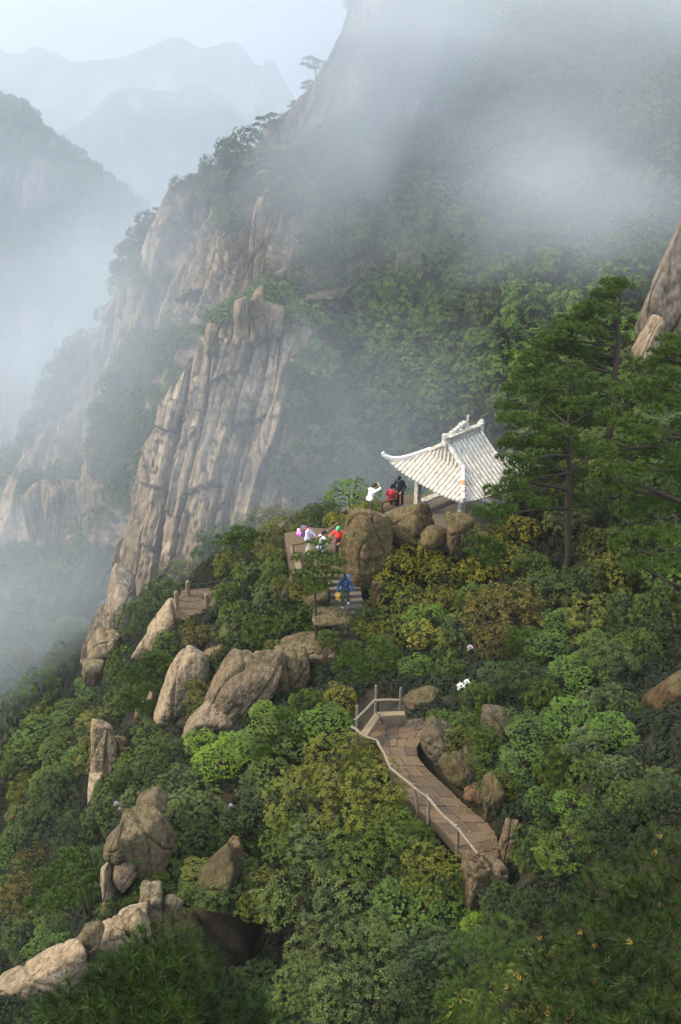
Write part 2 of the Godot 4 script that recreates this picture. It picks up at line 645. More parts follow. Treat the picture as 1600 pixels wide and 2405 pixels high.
# a leafy crown of unit radius: lobes covered in rosettes of folded leaves. o: lobes, n rosettes, leaf, ratio, per, tip (Color), tipfrac, squash, open
func crown_mesh(sd: int, o: Dictionary) -> ArrayMesh:
	var r := RandomNumberGenerator.new()
	r.seed = sd
	var nl: int = o.get("lobes", 26)
	var lc := PackedVector3Array()
	var lr := PackedFloat32Array()
	var lt := PackedFloat32Array()
	var sq: float = o.get("squash", 0.85)
	var lob: float = o.get("lob", 0.29)
	for k in nl:
		var y := 1.0 - 1.45 * (k + 0.5) / nl
		var a := k * 2.39996 + r.randf_range(-0.5, 0.5)
		var q := sqrt(maxf(0.0, 1.0 - y * y))
		var d := Vector3(cos(a) * q, y, sin(a) * q)
		var ra := r.randf_range(lob * 0.75, lob * 1.3)
		lc.append(d * r.randf_range(0.6, 0.95) * Vector3(1, sq, 1))
		lr.append(ra)
		lt.append(r.randf())
	lc.append(Vector3(0, 0.05, 0)); lr.append(0.5); lt.append(0.0)
	var n: int = o.get("n", 1500)
	var leaf: float = o.get("leaf", 0.06)
	var ratio: float = o.get("ratio", 0.42)
	var per: int = o.get("per", 6)
	var tipc: Color = o.get("tip", Color(1, 1, 1))
	var tipf: float = o.get("tipfrac", 0.0)
	var flat: float = o.get("flat", 0.0)
	var v := PackedVector3Array()
	var c := PackedColorArray()
	var idx := PackedInt32Array()
	var tot := 0.0
	for k in lr.size(): tot += lr[k] * lr[k]
	for k in lr.size():
		var cnt := int(n * lr[k] * lr[k] / tot)
		var out := lc[k].normalized()
		for q in cnt:
			var d := Vector3(r.randfn(), r.randfn(), r.randfn()).normalized()
			if d.dot(out) < -0.25 or d.y < -0.75: continue
			var ld := Vector3(d.x, d.y * (1.0 - flat * 0.6), d.z)
			var p := lc[k] + ld * lr[k] * (0.78 + 0.3 * r.randf())
			var inside := false
			for m in lr.size():
				if m != k and p.distance_squared_to(lc[m]) < lr[m] * lr[m] * 0.5:
					inside = true
					break
			if inside: continue
			var axis := (d * (0.75 - flat * 0.5) + Vector3(0, 0.45 + flat, 0) + Vector3(r.randfn(), r.randfn(), r.randfn()) * 0.22).normalized()
			var s1 := axis.cross(Vector3(0.3, 0.2, 0.9)).normalized()
			var s2 := axis.cross(s1)
			var ph := r.randf() * TAU
			var shade := 0.42 + 0.95 * lt[k] + r.randfn() * 0.16
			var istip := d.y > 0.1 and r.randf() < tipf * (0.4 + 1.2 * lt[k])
			for g in per:
				var a := ph + TAU * g / per + r.randfn() * 0.25
				var rad := s1 * cos(a) + s2 * sin(a)
				var up := r.randf_range(0.1, 0.7) if not istip else r.randf_range(0.5, 1.0)
				var t := (rad + axis * up * 0.8 - Vector3(0, 0.12, 0)).normalized()
				var b := t.cross(axis).normalized()
				var L := leaf * r.randf_range(0.7, 1.2)
				var nn := b.cross(t)
				var p0 := p + rad * leaf * 0.12
				var k0 := v.size()
				v.append(p0)
				v.append(p0 + t * L * 0.48 + b * L * ratio * 0.5 + nn * L * 0.07)
				v.append(p0 + t * L - Vector3(0, L * 0.16, 0))
				v.append(p0 + t * L * 0.48 - b * L * ratio * 0.5 + nn * L * 0.07)
				var sh := shade * r.randf_range(0.66, 1.34)
				var cc := Color(sh * (0.82 + 0.4 * lt[k]), sh, sh * (1.15 - 0.5 * lt[k]))
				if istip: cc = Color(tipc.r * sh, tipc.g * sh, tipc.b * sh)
				c.append(cc); c.append(cc); c.append(cc); c.append(cc)
				for z in DIA: idx.append(k0 + z)
	return arr_mesh(v, idx, null, c)

func stem_mesh(sd: int, n: int, spread: float, h: float, r0: float) -> ArrayMesh:   # stems that fork into the crown
	var r := RandomNumberGenerator.new()
	r.seed = sd
	var g := Geo.new()
	for k in n:
		var a := TAU * k / n + r.randf_range(-0.5, 0.5)
		var tip := Vector3(cos(a) * spread, h, sin(a) * spread)
		var mid := tip * 0.5 + Vector3(r.randf_range(-0.1, 0.1), 0.08, r.randf_range(-0.1, 0.1))
		g.tube([Vector3(0, -0.5, 0) + Vector3(cos(a), 0, sin(a)) * r0, mid, tip], [r0, r0 * 0.7, r0 * 0.3], 6)
		for q in 3:
			var b := a + r.randf_range(-1.2, 1.2)
			var s := mid.lerp(tip, 0.2 + 0.25 * q)
			g.tube([s, s + Vector3(cos(b) * 0.3, 0.25, sin(b) * 0.3)], [r0 * 0.4, r0 * 0.15], 5)
	return g.mesh(false)

var CR := {}                                           # crown meshes by kind
var ST := []                                           # stems

func make_plant_kinds() -> void:
	CR.round = [crown_mesh(11, {"n": 1500, "leaf": 0.075}), crown_mesh(12, {"n": 1500, "leaf": 0.075, "lobes": 32, "lob": 0.25}), crown_mesh(13, {"n": 1450, "leaf": 0.08, "squash": 1.05, "lobes": 24})]
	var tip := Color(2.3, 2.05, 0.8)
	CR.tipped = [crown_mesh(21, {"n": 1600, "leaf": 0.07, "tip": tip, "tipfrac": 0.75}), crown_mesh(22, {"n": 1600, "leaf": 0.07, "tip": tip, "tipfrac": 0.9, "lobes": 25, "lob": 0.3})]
	CR.fine = [crown_mesh(31, {"n": 2300, "leaf": 0.048, "ratio": 0.6, "per": 7, "flat": 0.9, "lobes": 26, "lob": 0.3}), crown_mesh(32, {"n": 2300, "leaf": 0.05, "ratio": 0.62, "per": 7, "flat": 0.8, "lobes": 22, "squash": 0.7})]
	CR.airy = [crown_mesh(61, {"n": 1000, "leaf": 0.075, "ratio": 0.55, "lobes": 22, "lob": 0.22, "flat": 0.6}), crown_mesh(62, {"n": 900, "leaf": 0.08, "ratio": 0.5, "lobes": 17, "lob": 0.24, "squash": 0.7})]
	CR.broad = [crown_mesh(65, {"n": 620, "leaf": 0.13, "ratio": 0.33, "per": 7, "lobes": 24, "lob": 0.3, "tip": Color(1.9, 1.7, 0.9), "tipfrac": 0.25}), crown_mesh(66, {"n": 600, "leaf": 0.14, "ratio": 0.3, "per": 7, "lobes": 28, "lob": 0.27, "squash": 0.95})]
	CR.far = [crown_mesh(41, {"n": 520, "leaf": 0.125, "ratio": 0.6, "per": 5, "lobes": 18}), crown_mesh(42, {"n": 520, "leaf": 0.13, "ratio": 0.6, "per": 5, "lobes": 24, "lob": 0.28}), crown_mesh(43, {"n": 480, "leaf": 0.12, "ratio": 0.65, "per": 5, "flat": 0.7, "squash": 0.7})]
	ST = [stem_mesh(51, 4, 0.45, 0.35, 0.035), stem_mesh(52, 3, 0.4, 0.4, 0.045)]
	var cols := {
		"green": Color(0.0554, 0.0890, 0.0101), "dark": Color(0.0269, 0.0470, 0.0084), "grey": Color(0.0622, 0.0874, 0.0218), "olive": Color(0.0907, 0.0991, 0.0101), "under": Color(0.0109, 0.0185, 0.0042),  # the undergrowth tint is near black, painting in shade between crowns
		"yellow": Color(0.1596, 0.1554, 0.0134), "bright": Color(0.0638, 0.1243, 0.0084), "lime": Color(0.1050, 0.1722, 0.0067), "brown": Color(0.0823, 0.0689, 0.0134), "fresh": Color(0.0554, 0.1042, 0.0134)}
	for k in cols: M["leaf_" + k] = leaf_mat("leaf_" + k, cols[k])

var protos := {}

func plant(called: String, kind: String, variant: int, tint: String, at: Vector3, size: Vector3, turn: float, label: String, category: String, group: String) -> Node3D:
	var list: Array = CR[kind]
	var key := called + kind + str(variant % list.size()) + tint
	var o: Node3D
	if protos.has(key):
		o = protos[key].duplicate()
		o.name = numbered(called)
		add_child(o, true)
	else:
		o = Node3D.new()
		o.name = numbered(called)
		add_child(o, true)
		obj("crown", list[variant % list.size()], M["leaf_" + tint], o)
		obj("stems" if called == "shrub" else "trunk", ST[variant % 2], M.bark, o)
		protos[key] = o
	o.transform = Transform3D(Basis(Vector3.UP, turn).rotated(Vector3.RIGHT, rr(-0.16, 0.16)).scaled_local(size * Vector3(rr(0.84, 1.16), rr(0.85, 1.15), rr(0.84, 1.16))), at)
	tag(o, label, category, group)
	return o

# ---------------------------------------------------------------- labels that single plants out by what they look like and stand beside
const MARKS := [
	[1070, 1090, "the white pavilion"], [890, 1690, "the stone bench"], [1010, 1800, "the paved path"], [805, 1390, "the hiker in blue"], [790, 1275, "the hiker in red"],
	[900, 1270, "the twin boulders"], [440, 1390, "the chain railing"], [430, 1600, "the pale rock slab"], [310, 1975, "the cracked brown boulders"], [130, 2280, "the long slab ridge"],
	[1330, 1100, "the tall pine"], [1570, 1660, "the brown rock at the edge"], [225, 1760, "the squared rock stump"], [600, 570, "the thin rock blade"], [1545, 640, "the pale cliff"],
	[1085, 1612, "the white blossom"], [276, 1890, "the lilac blossom"], [820, 1490, "the stone steps"], [1350, 2230, "the big foreground pine"], [350, 2270, "the lower foreground pine"],
	[620, 1570, "the broad grey outcrop"], [1140, 2090, "the split rock by the path end"], [720, 1260, "the hiker with the pink pack"], [560, 1260, "the flat topped pine"], [880, 1580, "the small pine above the bench"],
	[560, 1000, "the jointed cliff"], [150, 1150, "the fogbound rock face"], [300, 680, "the pointed spires"], [940, 650, "the square rock panel"], [1440, 700, "the leaning pine"], [1210, 1960, "the standing stone"], [1010, 1720, "the rocks beside the path"], [520, 2100, "the dark rock hollow"]]

func where(u: float, v: float, skip := 0) -> String:
	var best := []
	for m in MARKS: best.append([Vector2(m[0], m[1]).distance_to(Vector2(u, v)), m])
	best.sort_custom(func(a, b): return a[0] < b[0])
	var m = best[skip][1]
	var dx: float = u - m[0]
	var dy: float = v - m[1]
	var d: float = best[skip][0]
	var far := "right by" if d < 60 else "close" if d < 130 else "some way" if d < 240 else "well"
	if far == "right by": return "right by " + m[2]
	if absf(dx) > absf(dy) * 2.4: return "%s %s of %s" % [far, "right" if dx > 0 else "left", m[2]]
	if absf(dy) > absf(dx) * 2.4: return "%s %s %s" % [far, "below" if dy > 0 else "above", m[2]]
	return "%s %s and %s of %s" % [far, "below" if dy > 0 else "above", "right" if dx > 0 else "left", m[2]]

func single_label(looks: String, u: float, v: float) -> String:
	var tries := []
	tries.append("%s %s" % [looks, where(u, v)])
	for k in range(1, 4): tries.append("%s %s" % [looks, where(u, v, k)])
	for k in range(1, 3): tries.append("%s %s, %s" % [looks, where(u, v), where(u, v, k)])
	for w in ["smaller", "second", "third", "fourth"]:
		for k in 3: tries.append("%s %s %s" % [w, looks, where(u, v, k)])
	for t in tries:
		if t.split(" ").size() <= 16 and not labels_used.has(t):
			labels_used[t] = true
			return t
	return tries[0]

const TINT_WORD := {"green": "mid green", "dark": "dark green", "grey": "grey green", "olive": "olive green", "yellow": "yellow green", "bright": "bright green", "lime": "lime green", "brown": "brownish", "fresh": "fresh green"}
const KIND_WORD := {"round": "leafy", "tipped": "gold tipped", "fine": "fine leaved", "far": "misty", "airy": "loose leaved", "broad": "large leaved"}

var stands := []                                       # what is planted already: [x, z, radius]

func plant_at(u: float, v: float, r_px: float, kind: String, tint: String, tall := 1.0) -> void:
	var lift := r_px / FP * 42.0 * 1.15
	var p := hit_ground(u, v, lift)
	if p == Vector3.INF: return
	var d := px(p).z
	var r := r_px / FP * d
	var g := ground(p.x, p.z)
	var h := maxf(0.3, p.y - g)
	put_plant(Vector3(p.x, g + maxf(r * 0.55, h * 0.95), p.z), r, kind, tint, tall, u, v)

func put_plant(c: Vector3, r: float, kind: String, tint: String, tall: float, u: float, v: float) -> void:
	var small := r < 1.15
	var called := "shrub" if small else "broadleaf_tree"
	var label := single_label("%s %s %s" % [TINT_WORD[tint], KIND_WORD[kind], "shrub" if small else "tree"], u, v)
	stands.append(Vector3(c.x, r, c.z))
	plant(called, kind, rng.randi() % 6, tint, c, Vector3(r, r * tall, r) * rr(0.95, 1.05), rr(0, TAU), label, "shrub" if small else "tree", "shrubs on the near hillside" if small else "trees on the near hillside")

const PLANTS := [
	# the great crown below the path
	[800, 1800, 105, "tipped", "olive"], [725, 1885, 95, "tipped", "olive"], [865, 1885, 95, "round", "olive"], [690, 1990, 80, "round", "green"], [790, 1990, 105, "round", "grey"], [905, 1990, 95, "round", "green"], [965, 2060, 85, "round", "dark"],
	[735, 2110, 105, "round", "grey"], [850, 2110, 110, "round", "grey"], [955, 2150, 95, "fine", "fresh"], [1035, 2130, 70, "fine", "fresh"], [790, 2230, 115, "round", "grey"], [905, 2240, 105, "round", "grey"], [1010, 2250, 90, "round", "dark"],
	[860, 2350, 115, "round", "grey"], [980, 2360, 95, "round", "dark"], [730, 2350, 90, "fine", "green"], [600, 2330, 80, "fine", "dark"],
	# left of it
	[600, 1900, 80, "fine", "dark"], [560, 1990, 70, "round", "dark"], [640, 1830, 70, "fine", "green"], [680, 1730, 70, "fine", "green"], [600, 1755, 56, "fine", "bright"], [515, 1785, 58, "fine", "lime"], [470, 1745, 42, "fine", "lime"], [550, 1755, 42, "fine", "lime"],
	[618, 1675, 32, "fine", "lime"], [770, 1700, 60, "fine", "bright"], [720, 1660, 50, "round", "green"], [800, 1640, 45, "round", "yellow"], [420, 1850, 60, "round", "grey"], [400, 1920, 65, "round", "grey"], [470, 1900, 65, "round", "grey"], [450, 1980, 60, "round", "green"], [400, 2060, 55, "fine", "green"], [470, 2060, 55, "fine", "green"], [350, 2090, 45, "fine", "dark"],
	[390, 1770, 50, "round", "olive"], [330, 1800, 60, "round", "green"], [280, 1850, 60, "round", "green"], [350, 1730, 45, "round", "green"], [250, 1920, 60, "round", "grey"], [200, 1970, 70, "round", "dark"], [220, 2060, 70, "fine", "dark"], [170, 2120, 70, "fine", "dark"], [130, 2200, 55, "fine", "fresh"], [60, 2200, 60, "round", "grey"],
	[60, 2080, 60, "round", "green"], [30, 1990, 60, "fine", "bright"], [90, 1930, 65, "round", "grey"], [130, 1850, 70, "round", "green"], [60, 1800, 70, "round", "green"], [110, 1740, 70, "fine", "fresh"], [40, 1700, 70, "round", "grey"], [180, 1680, 55, "fine", "green"], [100, 1620, 60, "fine", "fresh"],
	[230, 1610, 45, "fine", "bright"], [300, 1640, 50, "round", "green"], [150, 1560, 55, "round", "grey"], [290, 1560, 40, "round", "green"], [40, 1580, 55, "round", "olive"], [250, 1540, 40, "fine", "fresh"], [190, 1780, 45, "fine", "bright"],
	# between the cliff path and the terrace
	[445, 1478, 32, "round", "olive"], [400, 1515, 36, "round", "green"], [470, 1500, 38, "round", "brown"], [540, 1405, 48, "round", "green"], [590, 1350, 55, "round", "green"], [640, 1410, 55, "round", "grey"], [560, 1470, 50, "round", "green"], [620, 1490, 48, "round", "green"], [690, 1470, 48, "round", "green"], [700, 1420, 45, "round", "dark"], [540, 1330, 40, "round", "olive"],
	[640, 1290, 45, "tipped", "brown"], [665, 1250, 42, "tipped", "olive"], [700, 1225, 32, "tipped", "yellow"], [745, 1215, 30, "tipped", "yellow"], [825, 1180, 45, "tipped", "yellow"], [790, 1225, 32, "tipped", "yellow"], [872, 1196, 26, "tipped", "yellow"], [845, 1205, 24, "tipped", "yellow"], [885, 1915, 56, "round", "olive"], [940, 1985, 52, "round", "green"], [990, 2045, 48, "round", "green"], [1045, 2095, 44, "round", "dark"], [850, 1840, 50, "tipped", "olive"], [650, 1370, 40, "round", "green"], [672, 1300, 30, "tipped", "olive"], [1410, 920, 75, "fine", "fresh"], [1480, 860, 60, "fine", "fresh"], [1340, 1230, 50, "round", "grey"], [1480, 1250, 60, "round", "grey"], [1420, 1290, 60, "round", "olive"], [1560, 1240, 60, "round", "dark"], [1540, 960, 100, "round", "green"], [1450, 990, 90, "round", "olive"], [1590, 1040, 100, "fine", "green"], [1380, 1000, 80, "round", "green"], [1300, 1060, 70, "round", "green"], [1350, 1130, 75, "round", "olive"], [1450, 1160, 85, "round", "green"], [1550, 1170, 90, "round", "green"], [1500, 1050, 80, "round", "green"], [1590, 1120, 70, "fine", "fresh"], [1400, 1060, 60, "round", "green"], [1250, 1190, 40, "round", "dark"], [770, 1180, 25, "fine", "bright"], [670, 1330, 35, "round", "dark"],
	[470, 1600, 45, "round", "olive"], [520, 1560, 40, "round", "dark"], [470, 1660, 38, "round", "olive"], [740, 1480, 26, "fine", "bright"], [870, 1460, 40, "round", "grey"],
	# right of the steps, below the pavilion
	[930, 1340, 52, "tipped", "yellow"], [990, 1310, 52, "tipped", "yellow"], [1050, 1350, 55, "tipped", "olive"], [900, 1390, 32, "fine", "bright"], [960, 1420, 55, "tipped", "olive"], [1040, 1430, 55, "round", "olive"], [930, 1490, 50, "tipped", "olive"], [1000, 1500, 55, "round", "yellow"], [1080, 1490, 55, "round", "grey"], [980, 1570, 42, "fine", "bright"], [1050, 1570, 45, "round", "green"], [900, 1540, 40, "tipped", "olive"],
	[1110, 1410, 55, "fine", "fresh"], [1130, 1340, 50, "round", "yellow"], [1160, 1260, 42, "round", "yellow"], [1220, 1250, 45, "round", "yellow"], [1150, 1205, 26, "round", "yellow"], [1190, 1320, 50, "round", "yellow"], [1250, 1330, 55, "round", "green"],
	# the wooded slope on the right
	[1290, 1400, 65, "round", "grey"], [1370, 1370, 65, "round", "grey"], [1450, 1350, 65, "round", "olive"], [1540, 1330, 70, "round", "dark"], [1320, 1470, 55, "fine", "fresh"], [1280, 1520, 50, "fine", "fresh"], [1390, 1460, 65, "round", "olive"], [1480, 1440, 65, "round", "green"], [1560, 1430, 65, "round", "green"], [1200, 1420, 55, "round", "olive"], [1170, 1510, 55, "round", "brown"],
	[1340, 1580, 60, "fine", "bright"], [1430, 1550, 65, "round", "grey"], [1500, 1520, 55, "round", "green"], [1340, 1690, 60, "fine", "bright"], [1410, 1650, 60, "round", "grey"], [1450, 1650, 46, "round", "grey"], [1550, 1490, 44, "round", "dark"], [1240, 1600, 60, "round", "dark"], [1160, 1600, 50, "fine", "dark"], [1120, 1640, 45, "round", "green"], [1280, 1640, 50, "round", "green"],
	[1250, 1720, 55, "fine", "fresh"], [1180, 1700, 45, "round", "grey"], [1380, 1750, 60, "round", "grey"], [1440, 1720, 50, "fine", "bright"], [1230, 1790, 60, "fine", "fresh"], [1310, 1800, 55, "round", "green"], [1400, 1830, 60, "round", "green"], [1465, 1815, 58, "round", "grey"], [1560, 1850, 45, "round", "grey"], [1480, 1880, 60, "round", "green"], [1560, 1870, 60, "round", "dark"], [1350, 1900, 55, "fine", "bright"], [1280, 1880, 45, "fine", "fresh"], [1420, 1930, 55, "round", "dark"], [1130, 1750, 35, "round", "green"], [1090, 1700, 32, "round", "green"],
	[1260, 1990, 65, "round", "green"], [1340, 2000, 65, "round", "green"], [1180, 2120, 55, "round", "dark"], [1250, 2130, 55, "round", "dark"], [1120, 2180, 40, "fine", "lime"], [1060, 2220, 55, "fine", "dark"], [1150, 2230, 60, "fine", "dark"]]

func make_named_plants() -> void:
	for k in PLANTS.size():
		var q: Array = PLANTS[k]
		var kind: String = q[3]
		if kind == "round": kind = ["round", "broad", "round", "airy", "round", "broad"][(k * 5 + k / 3) % 6]
		plant_at(q[0], q[1], q[2], kind, q[4])

# keep clear of what must be seen: [u, v, radius, depth]; nothing nearer than that depth may stand over it
const CLEAR := [[890, 1680, 75, 40], [960, 1790, 75, 38], [1040, 1880, 80, 36], [1110, 1960, 70, 35], [1140, 2070, 50, 34], [1040, 1720, 55, 38], [1190, 1900, 60, 36], [1200, 1980, 45, 35],
	[760, 1290, 60, 58], [810, 1390, 45, 56], [820, 1490, 40, 55], [850, 1300, 60, 57], [930, 1230, 65, 58], [1060, 1240, 45, 57], [1060, 1130, 170, 62], [700, 1270, 45, 58], [925, 1150, 45, 60],
	[430, 1380, 60, 66], [428, 1620, 75, 60], [560, 1650, 95, 54], [690, 1530, 70, 53], [320, 1960, 65, 43], [270, 2050, 45, 43], [330, 2140, 60, 40], [230, 2190, 60, 38], [120, 2280, 90, 36], [230, 1760, 45, 60], [340, 1650, 30, 62], [1570, 1650, 70, 41], [520, 2130, 110, 42], [450, 2180, 90, 42], [600, 2220, 80, 42], [1240, 2080, 20, 36]]

func edge_plants() -> void:
	# shrubs crowding the drop beside the path and the terrace
	var edge := [[345, 600], [380, 690], [420, 790], [470, 895], [555, 1000], [645, 1085], [755, 1170], [865, 1290], [955, 1405], [1010, 1490]]
	for k in edge.size():
		var p := G(780.0 + edge[k][0] / 3.136, 1560.0 + edge[k][1] / 3.136, PY)
		var r := rr(0.5, 0.75)
		var c := p + Vector3(-r * 0.95, -0.12 - r * 0.5, r * 0.5)
		var q := px(c)
		put_plant(c, r, ["tipped", "round", "broad", "airy"][k % 4], ["olive", "green", "green", "olive"][k % 4], 0.95, q.x, q.y)
	# growth on the rock bank right of the path, beside the steps and over the dark hollow
	for e in [[1075, 1738, 37.2, 0.5], [1122, 1788, 36.5, 0.45], [1095, 1700, 37.8, 0.55], [1152, 1832, 35.5, 0.4], [1035, 1695, 38.3, 0.45], [1190, 1850, 35.3, 0.55], [1215, 1800, 36.0, 0.6], [1140, 1735, 37.0, 0.5], [852, 1478, 51.5, 0.5], [772, 1500, 51.0, 0.45], [858, 1440, 52.2, 0.5],
			[455, 2108, 38.6, 0.55], [505, 2112, 38.2, 0.5], [560, 2105, 38.4, 0.6], [600, 2130, 38.0, 0.6], [470, 2050, 39.6, 0.6], [565, 2040, 39.6, 0.6], [610, 2070, 39.0, 0.6]]:
		put_plant(P(e[0], e[1], e[2] - (0.9 if e[0] > 1000 else 0.0)), e[3], ["broad", "airy", "fine", "round"][int(e[0]) % 4], ["green", "dark", "olive", "green"][int(e[1]) % 4], 0.85, e[0], e[1])
	for e in [[664, 1262], [668, 1290], [674, 1318], [682, 1350], [712, 1362], [748, 1366]]:
		var p := G(e[0], e[1], 2.2)
		var r := rr(0.45, 0.7)
		var c := p + Vector3(-r * 0.8 if e[1] < 1355 else 0.0, -0.35, r * 0.5)
		var q := px(c)
		put_plant(c, r, ["tipped", "broad", "round"][int(e[0]) % 3], ["olive", "green", "dark"][int(e[1]) % 3], 1.0, q.x, q.y)

func rock_plants() -> void:
	# low growth at the feet of the boulders
	var feet := []
	for o in get_children():
		if o is MeshInstance3D and String(o.name).begins_with("boulder") or String(o.name).begins_with("rock_slab"):
			feet.append(o)
	for o in feet:
		var b: AABB = o.mesh.get_aabb()
		var q := px(o.position)
		if q.z > 62.0: continue
		for k in 3:
			var a := rr(-0.4, PI + 0.4)
			var x: float = o.position.x + cos(a) * b.size.x * 0.52
			var z: float = o.position.z + sin(a) * b.size.z * 0.55
			var r := rr(0.22, 0.42)
			var c := Vector3(x, maxf(ground(x, z) + r * 0.5, o.position.y - b.size.y * 0.48), z)
			if ground(x, z) + 1.6 < c.y: continue
			var w := px(c)
			if w.x > 830 and w.x < 1190 and w.y > 1640 and w.y < 2040: continue
			put_plant(c, r, ["broad", "fine", "airy"][k], ["green", "fresh", "olive", "dark"][rng.randi() % 4], 0.9, w.x, w.y)

func fill_plants() -> void:
	var tried := 0
	var set_ := 0
	while tried < 9000 and set_ < 190:
		tried += 1
		var x := rr(-62, 30)
		var z := rr(-104, -14)
		var r := rr(0.8, 1.9)
		var g := ground(x, z)
		var c := Vector3(x, g + r * 0.7, z)
		var q := px(c)
		var rp := r / q.z * FP
		if q.x < -60 or q.x > 1660 or q.y > 2470 or q.y < 900: continue
		if q.z < 25: continue
		var ok := true
		for k in CLEAR:
			if q.z < k[3] + 1.0 and Vector2(q.x - k[0], q.y - k[1]).length() < k[2] + rp * 1.05:
				ok = false
				break
		if not ok: continue
		for s in stands:
			if Vector2(s.x - x, s.z - z).length() < (s.y + r) * 0.62:
				ok = false
				break
		if not ok: continue
		set_ += 1
		var t := n1.get_noise_2d(x * 1.5, z * 1.5) + rr(-0.35, 0.35)
		var kind: String = ["round", "broad", "airy", "round"][rng.randi() % 4]
		var tint := "green"
		if t > 0.3:
			kind = "fine"; tint = ["fresh", "bright", "green"][rng.randi() % 3]
		elif t > 0.05: tint = ["green", "olive", "grey"][rng.randi() % 3]
		elif t > -0.2: tint = ["grey", "dark", "green"][rng.randi() % 3]
		else: tint = ["dark", "brown", "olive"][rng.randi() % 3]
		put_plant(c, r, kind, tint, rr(0.8, 1.1), q.x, q.y)

# low growth over all bare soil
func ground_cover() -> void:
	var spots := []
	for k in 34000:
		var x := rr(-66, 34)
		var z := rr(-106, -12)
		var y := ground(x, z)
		var q := px(Vector3(x, y, z))
		if q.x < -60 or q.x > 1660 or q.y > 2440 or q.z < 16: continue
		if bare.call(Vector3(x, y, z), q): continue
		spots.append(Transform3D(Basis(Vector3.UP, rr(0, TAU)).scaled(Vector3.ONE * rr(0.28, 0.6)), Vector3(x, y + 0.05, z)))
	multi("ground_cover", CR.far[0], M.leaf_under, spots, null, "dense low undergrowth covering the slope, coloured near black for the shade between trees", "undergrowth")

var bare := func(p: Vector3, q: Vector3) -> bool: return false

func multi(called: String, mesh: Mesh, mat: Material, at: Array, cols, label: String, category: String, parent: Node = null) -> MultiMeshInstance3D:
	var mm := MultiMesh.new()
	mm.transform_format = MultiMesh.TRANSFORM_3D
	mm.use_colors = cols != null
	mm.mesh = mesh
	mm.instance_count = at.size()
	for k in at.size():
		mm.set_instance_transform(k, at[k])
		if cols != null: mm.set_instance_color(k, cols[k])
	var o := MultiMeshInstance3D.new()
	o.name = numbered(called) if parent == null else called
	o.multimesh = mm
	o.material_override = mat
	(self if parent == null else parent).add_child(o, true)
	o.set_meta("kind", "stuff")
	if label: o.set_meta("label", label)
	if parent == null and category: o.set_meta("category", category)
	return o

# woods on the mountain faces: the crowns that show largest are trees of their own, the rest one mass
func forest_on(l: Dictionary, count: int, lone: int, rmin: float, rmax: float, need: float, where_ok: Callable, mass_name: String, mass_label: String, kindgroup: String) -> void:
	var got := []
	var used := []
	var v: PackedVector3Array = l.v
	var mk: PackedFloat32Array = l.mask
	var tried := 0
	var cells := {}
	while got.size() < count and tried < count * 40:
		tried += 1
		var k := rng.randi() % v.size()
		var p := v[k]
		if mk[k] < need + rr(-0.12, 0.12): continue
		var q := px(p)
		if q.x < -40 or q.x > 1640 or q.y < -60 or q.y > 1650: continue
		if not where_ok.call(p, q): continue
		var r := rr(rmin, rmax)
		if q.x < 560: r *= 0.6
		var cell := Vector3i((p / 3.0).floor())
		var ok := true
		for dx in [-1, 0, 1]:
			for dy in [-1, 0, 1]:
				for dz in [-1, 0, 1]:
					for s in cells.get(cell + Vector3i(dx, dy, dz), []):
						if p.distance_to(s[0]) < (r + s[1]) * 0.62:
							ok = false
		if not ok: continue
		if not cells.has(cell): cells[cell] = []
		cells[cell].append([p, r])
		got.append([r / q.z, p + l.n[k] * r * 0.25 + Vector3(0, r * 0.3, 0), r, q])
	got.sort_custom(func(a, b): return a[0] > b[0])
	var mass := {}
	for i in got.size():
		var g: Array = got[i]
		var c: Vector3 = g[1]
		var t := n1.get_noise_3d(c.x * 1.8, c.y * 1.8, c.z * 1.8) + rr(-0.3, 0.3)
		var tint: String = "bright" if t > 0.42 else "fresh" if t > 0.18 else "green" if t > -0.1 else "grey" if t > -0.25 else "dark"
		if i < lone:
			plant("forest_tree", "far", rng.randi() % 3, tint, c, Vector3.ONE * g[2], rr(0, TAU), single_label("%s %s tree" % [TINT_WORD[tint], "misty"], g[3].x, g[3].y), "tree", kindgroup)
		else:
			if not mass.has(tint): mass[tint] = []
			mass[tint].append(Transform3D(Basis(Vector3.UP, rr(0, TAU)).scaled(Vector3.ONE * g[2]), c))
	for t in mass: multi(mass_name, CR.far[0], M["leaf_" + t], mass[t], null, "%s, %s crowns" % [mass_label, TINT_WORD[t]], "forest")

# ---------------------------------------------------------------- pines: trunk, limbs and flat pads of needle tufts
func add_tuft(v: PackedVector3Array, idx: PackedInt32Array, c: PackedColorArray, r: RandomNumberGenerator, p: Vector3, up: Vector3, n: int, L: float, w: float, sh: Color) -> void:
	var s1 := up.cross(Vector3(0.31, 0.17, 0.93)).normalized()
	var s2 := up.cross(s1)
	var ph := r.randf() * TAU
	for k in n:
		var a := ph + 2.39996 * k
		var e := 0.15 + 0.95 * float(k) / n
		var d := (up * cos(e * 1.35) + (s1 * cos(a) + s2 * sin(a)) * sin(e * 1.35)).normalized()
		var b := d.cross(Vector3(r.randfn(), r.randfn(), r.randfn())).normalized() * w * 0.5
		var l := L * r.randf_range(0.75, 1.15)
		var k0 := v.size()
		v.append(p + b)
		v.append(p - b)
		v.append(p + d * l - Vector3(0, l * 0.05, 0))
		var q := r.randf_range(0.8, 1.2)
		var cc := Color(sh.r * q, sh.g * q, sh.b * q)
		c.append(cc); c.append(cc); c.append(cc)
		idx.append(k0); idx.append(k0 + 1); idx.append(k0 + 2)

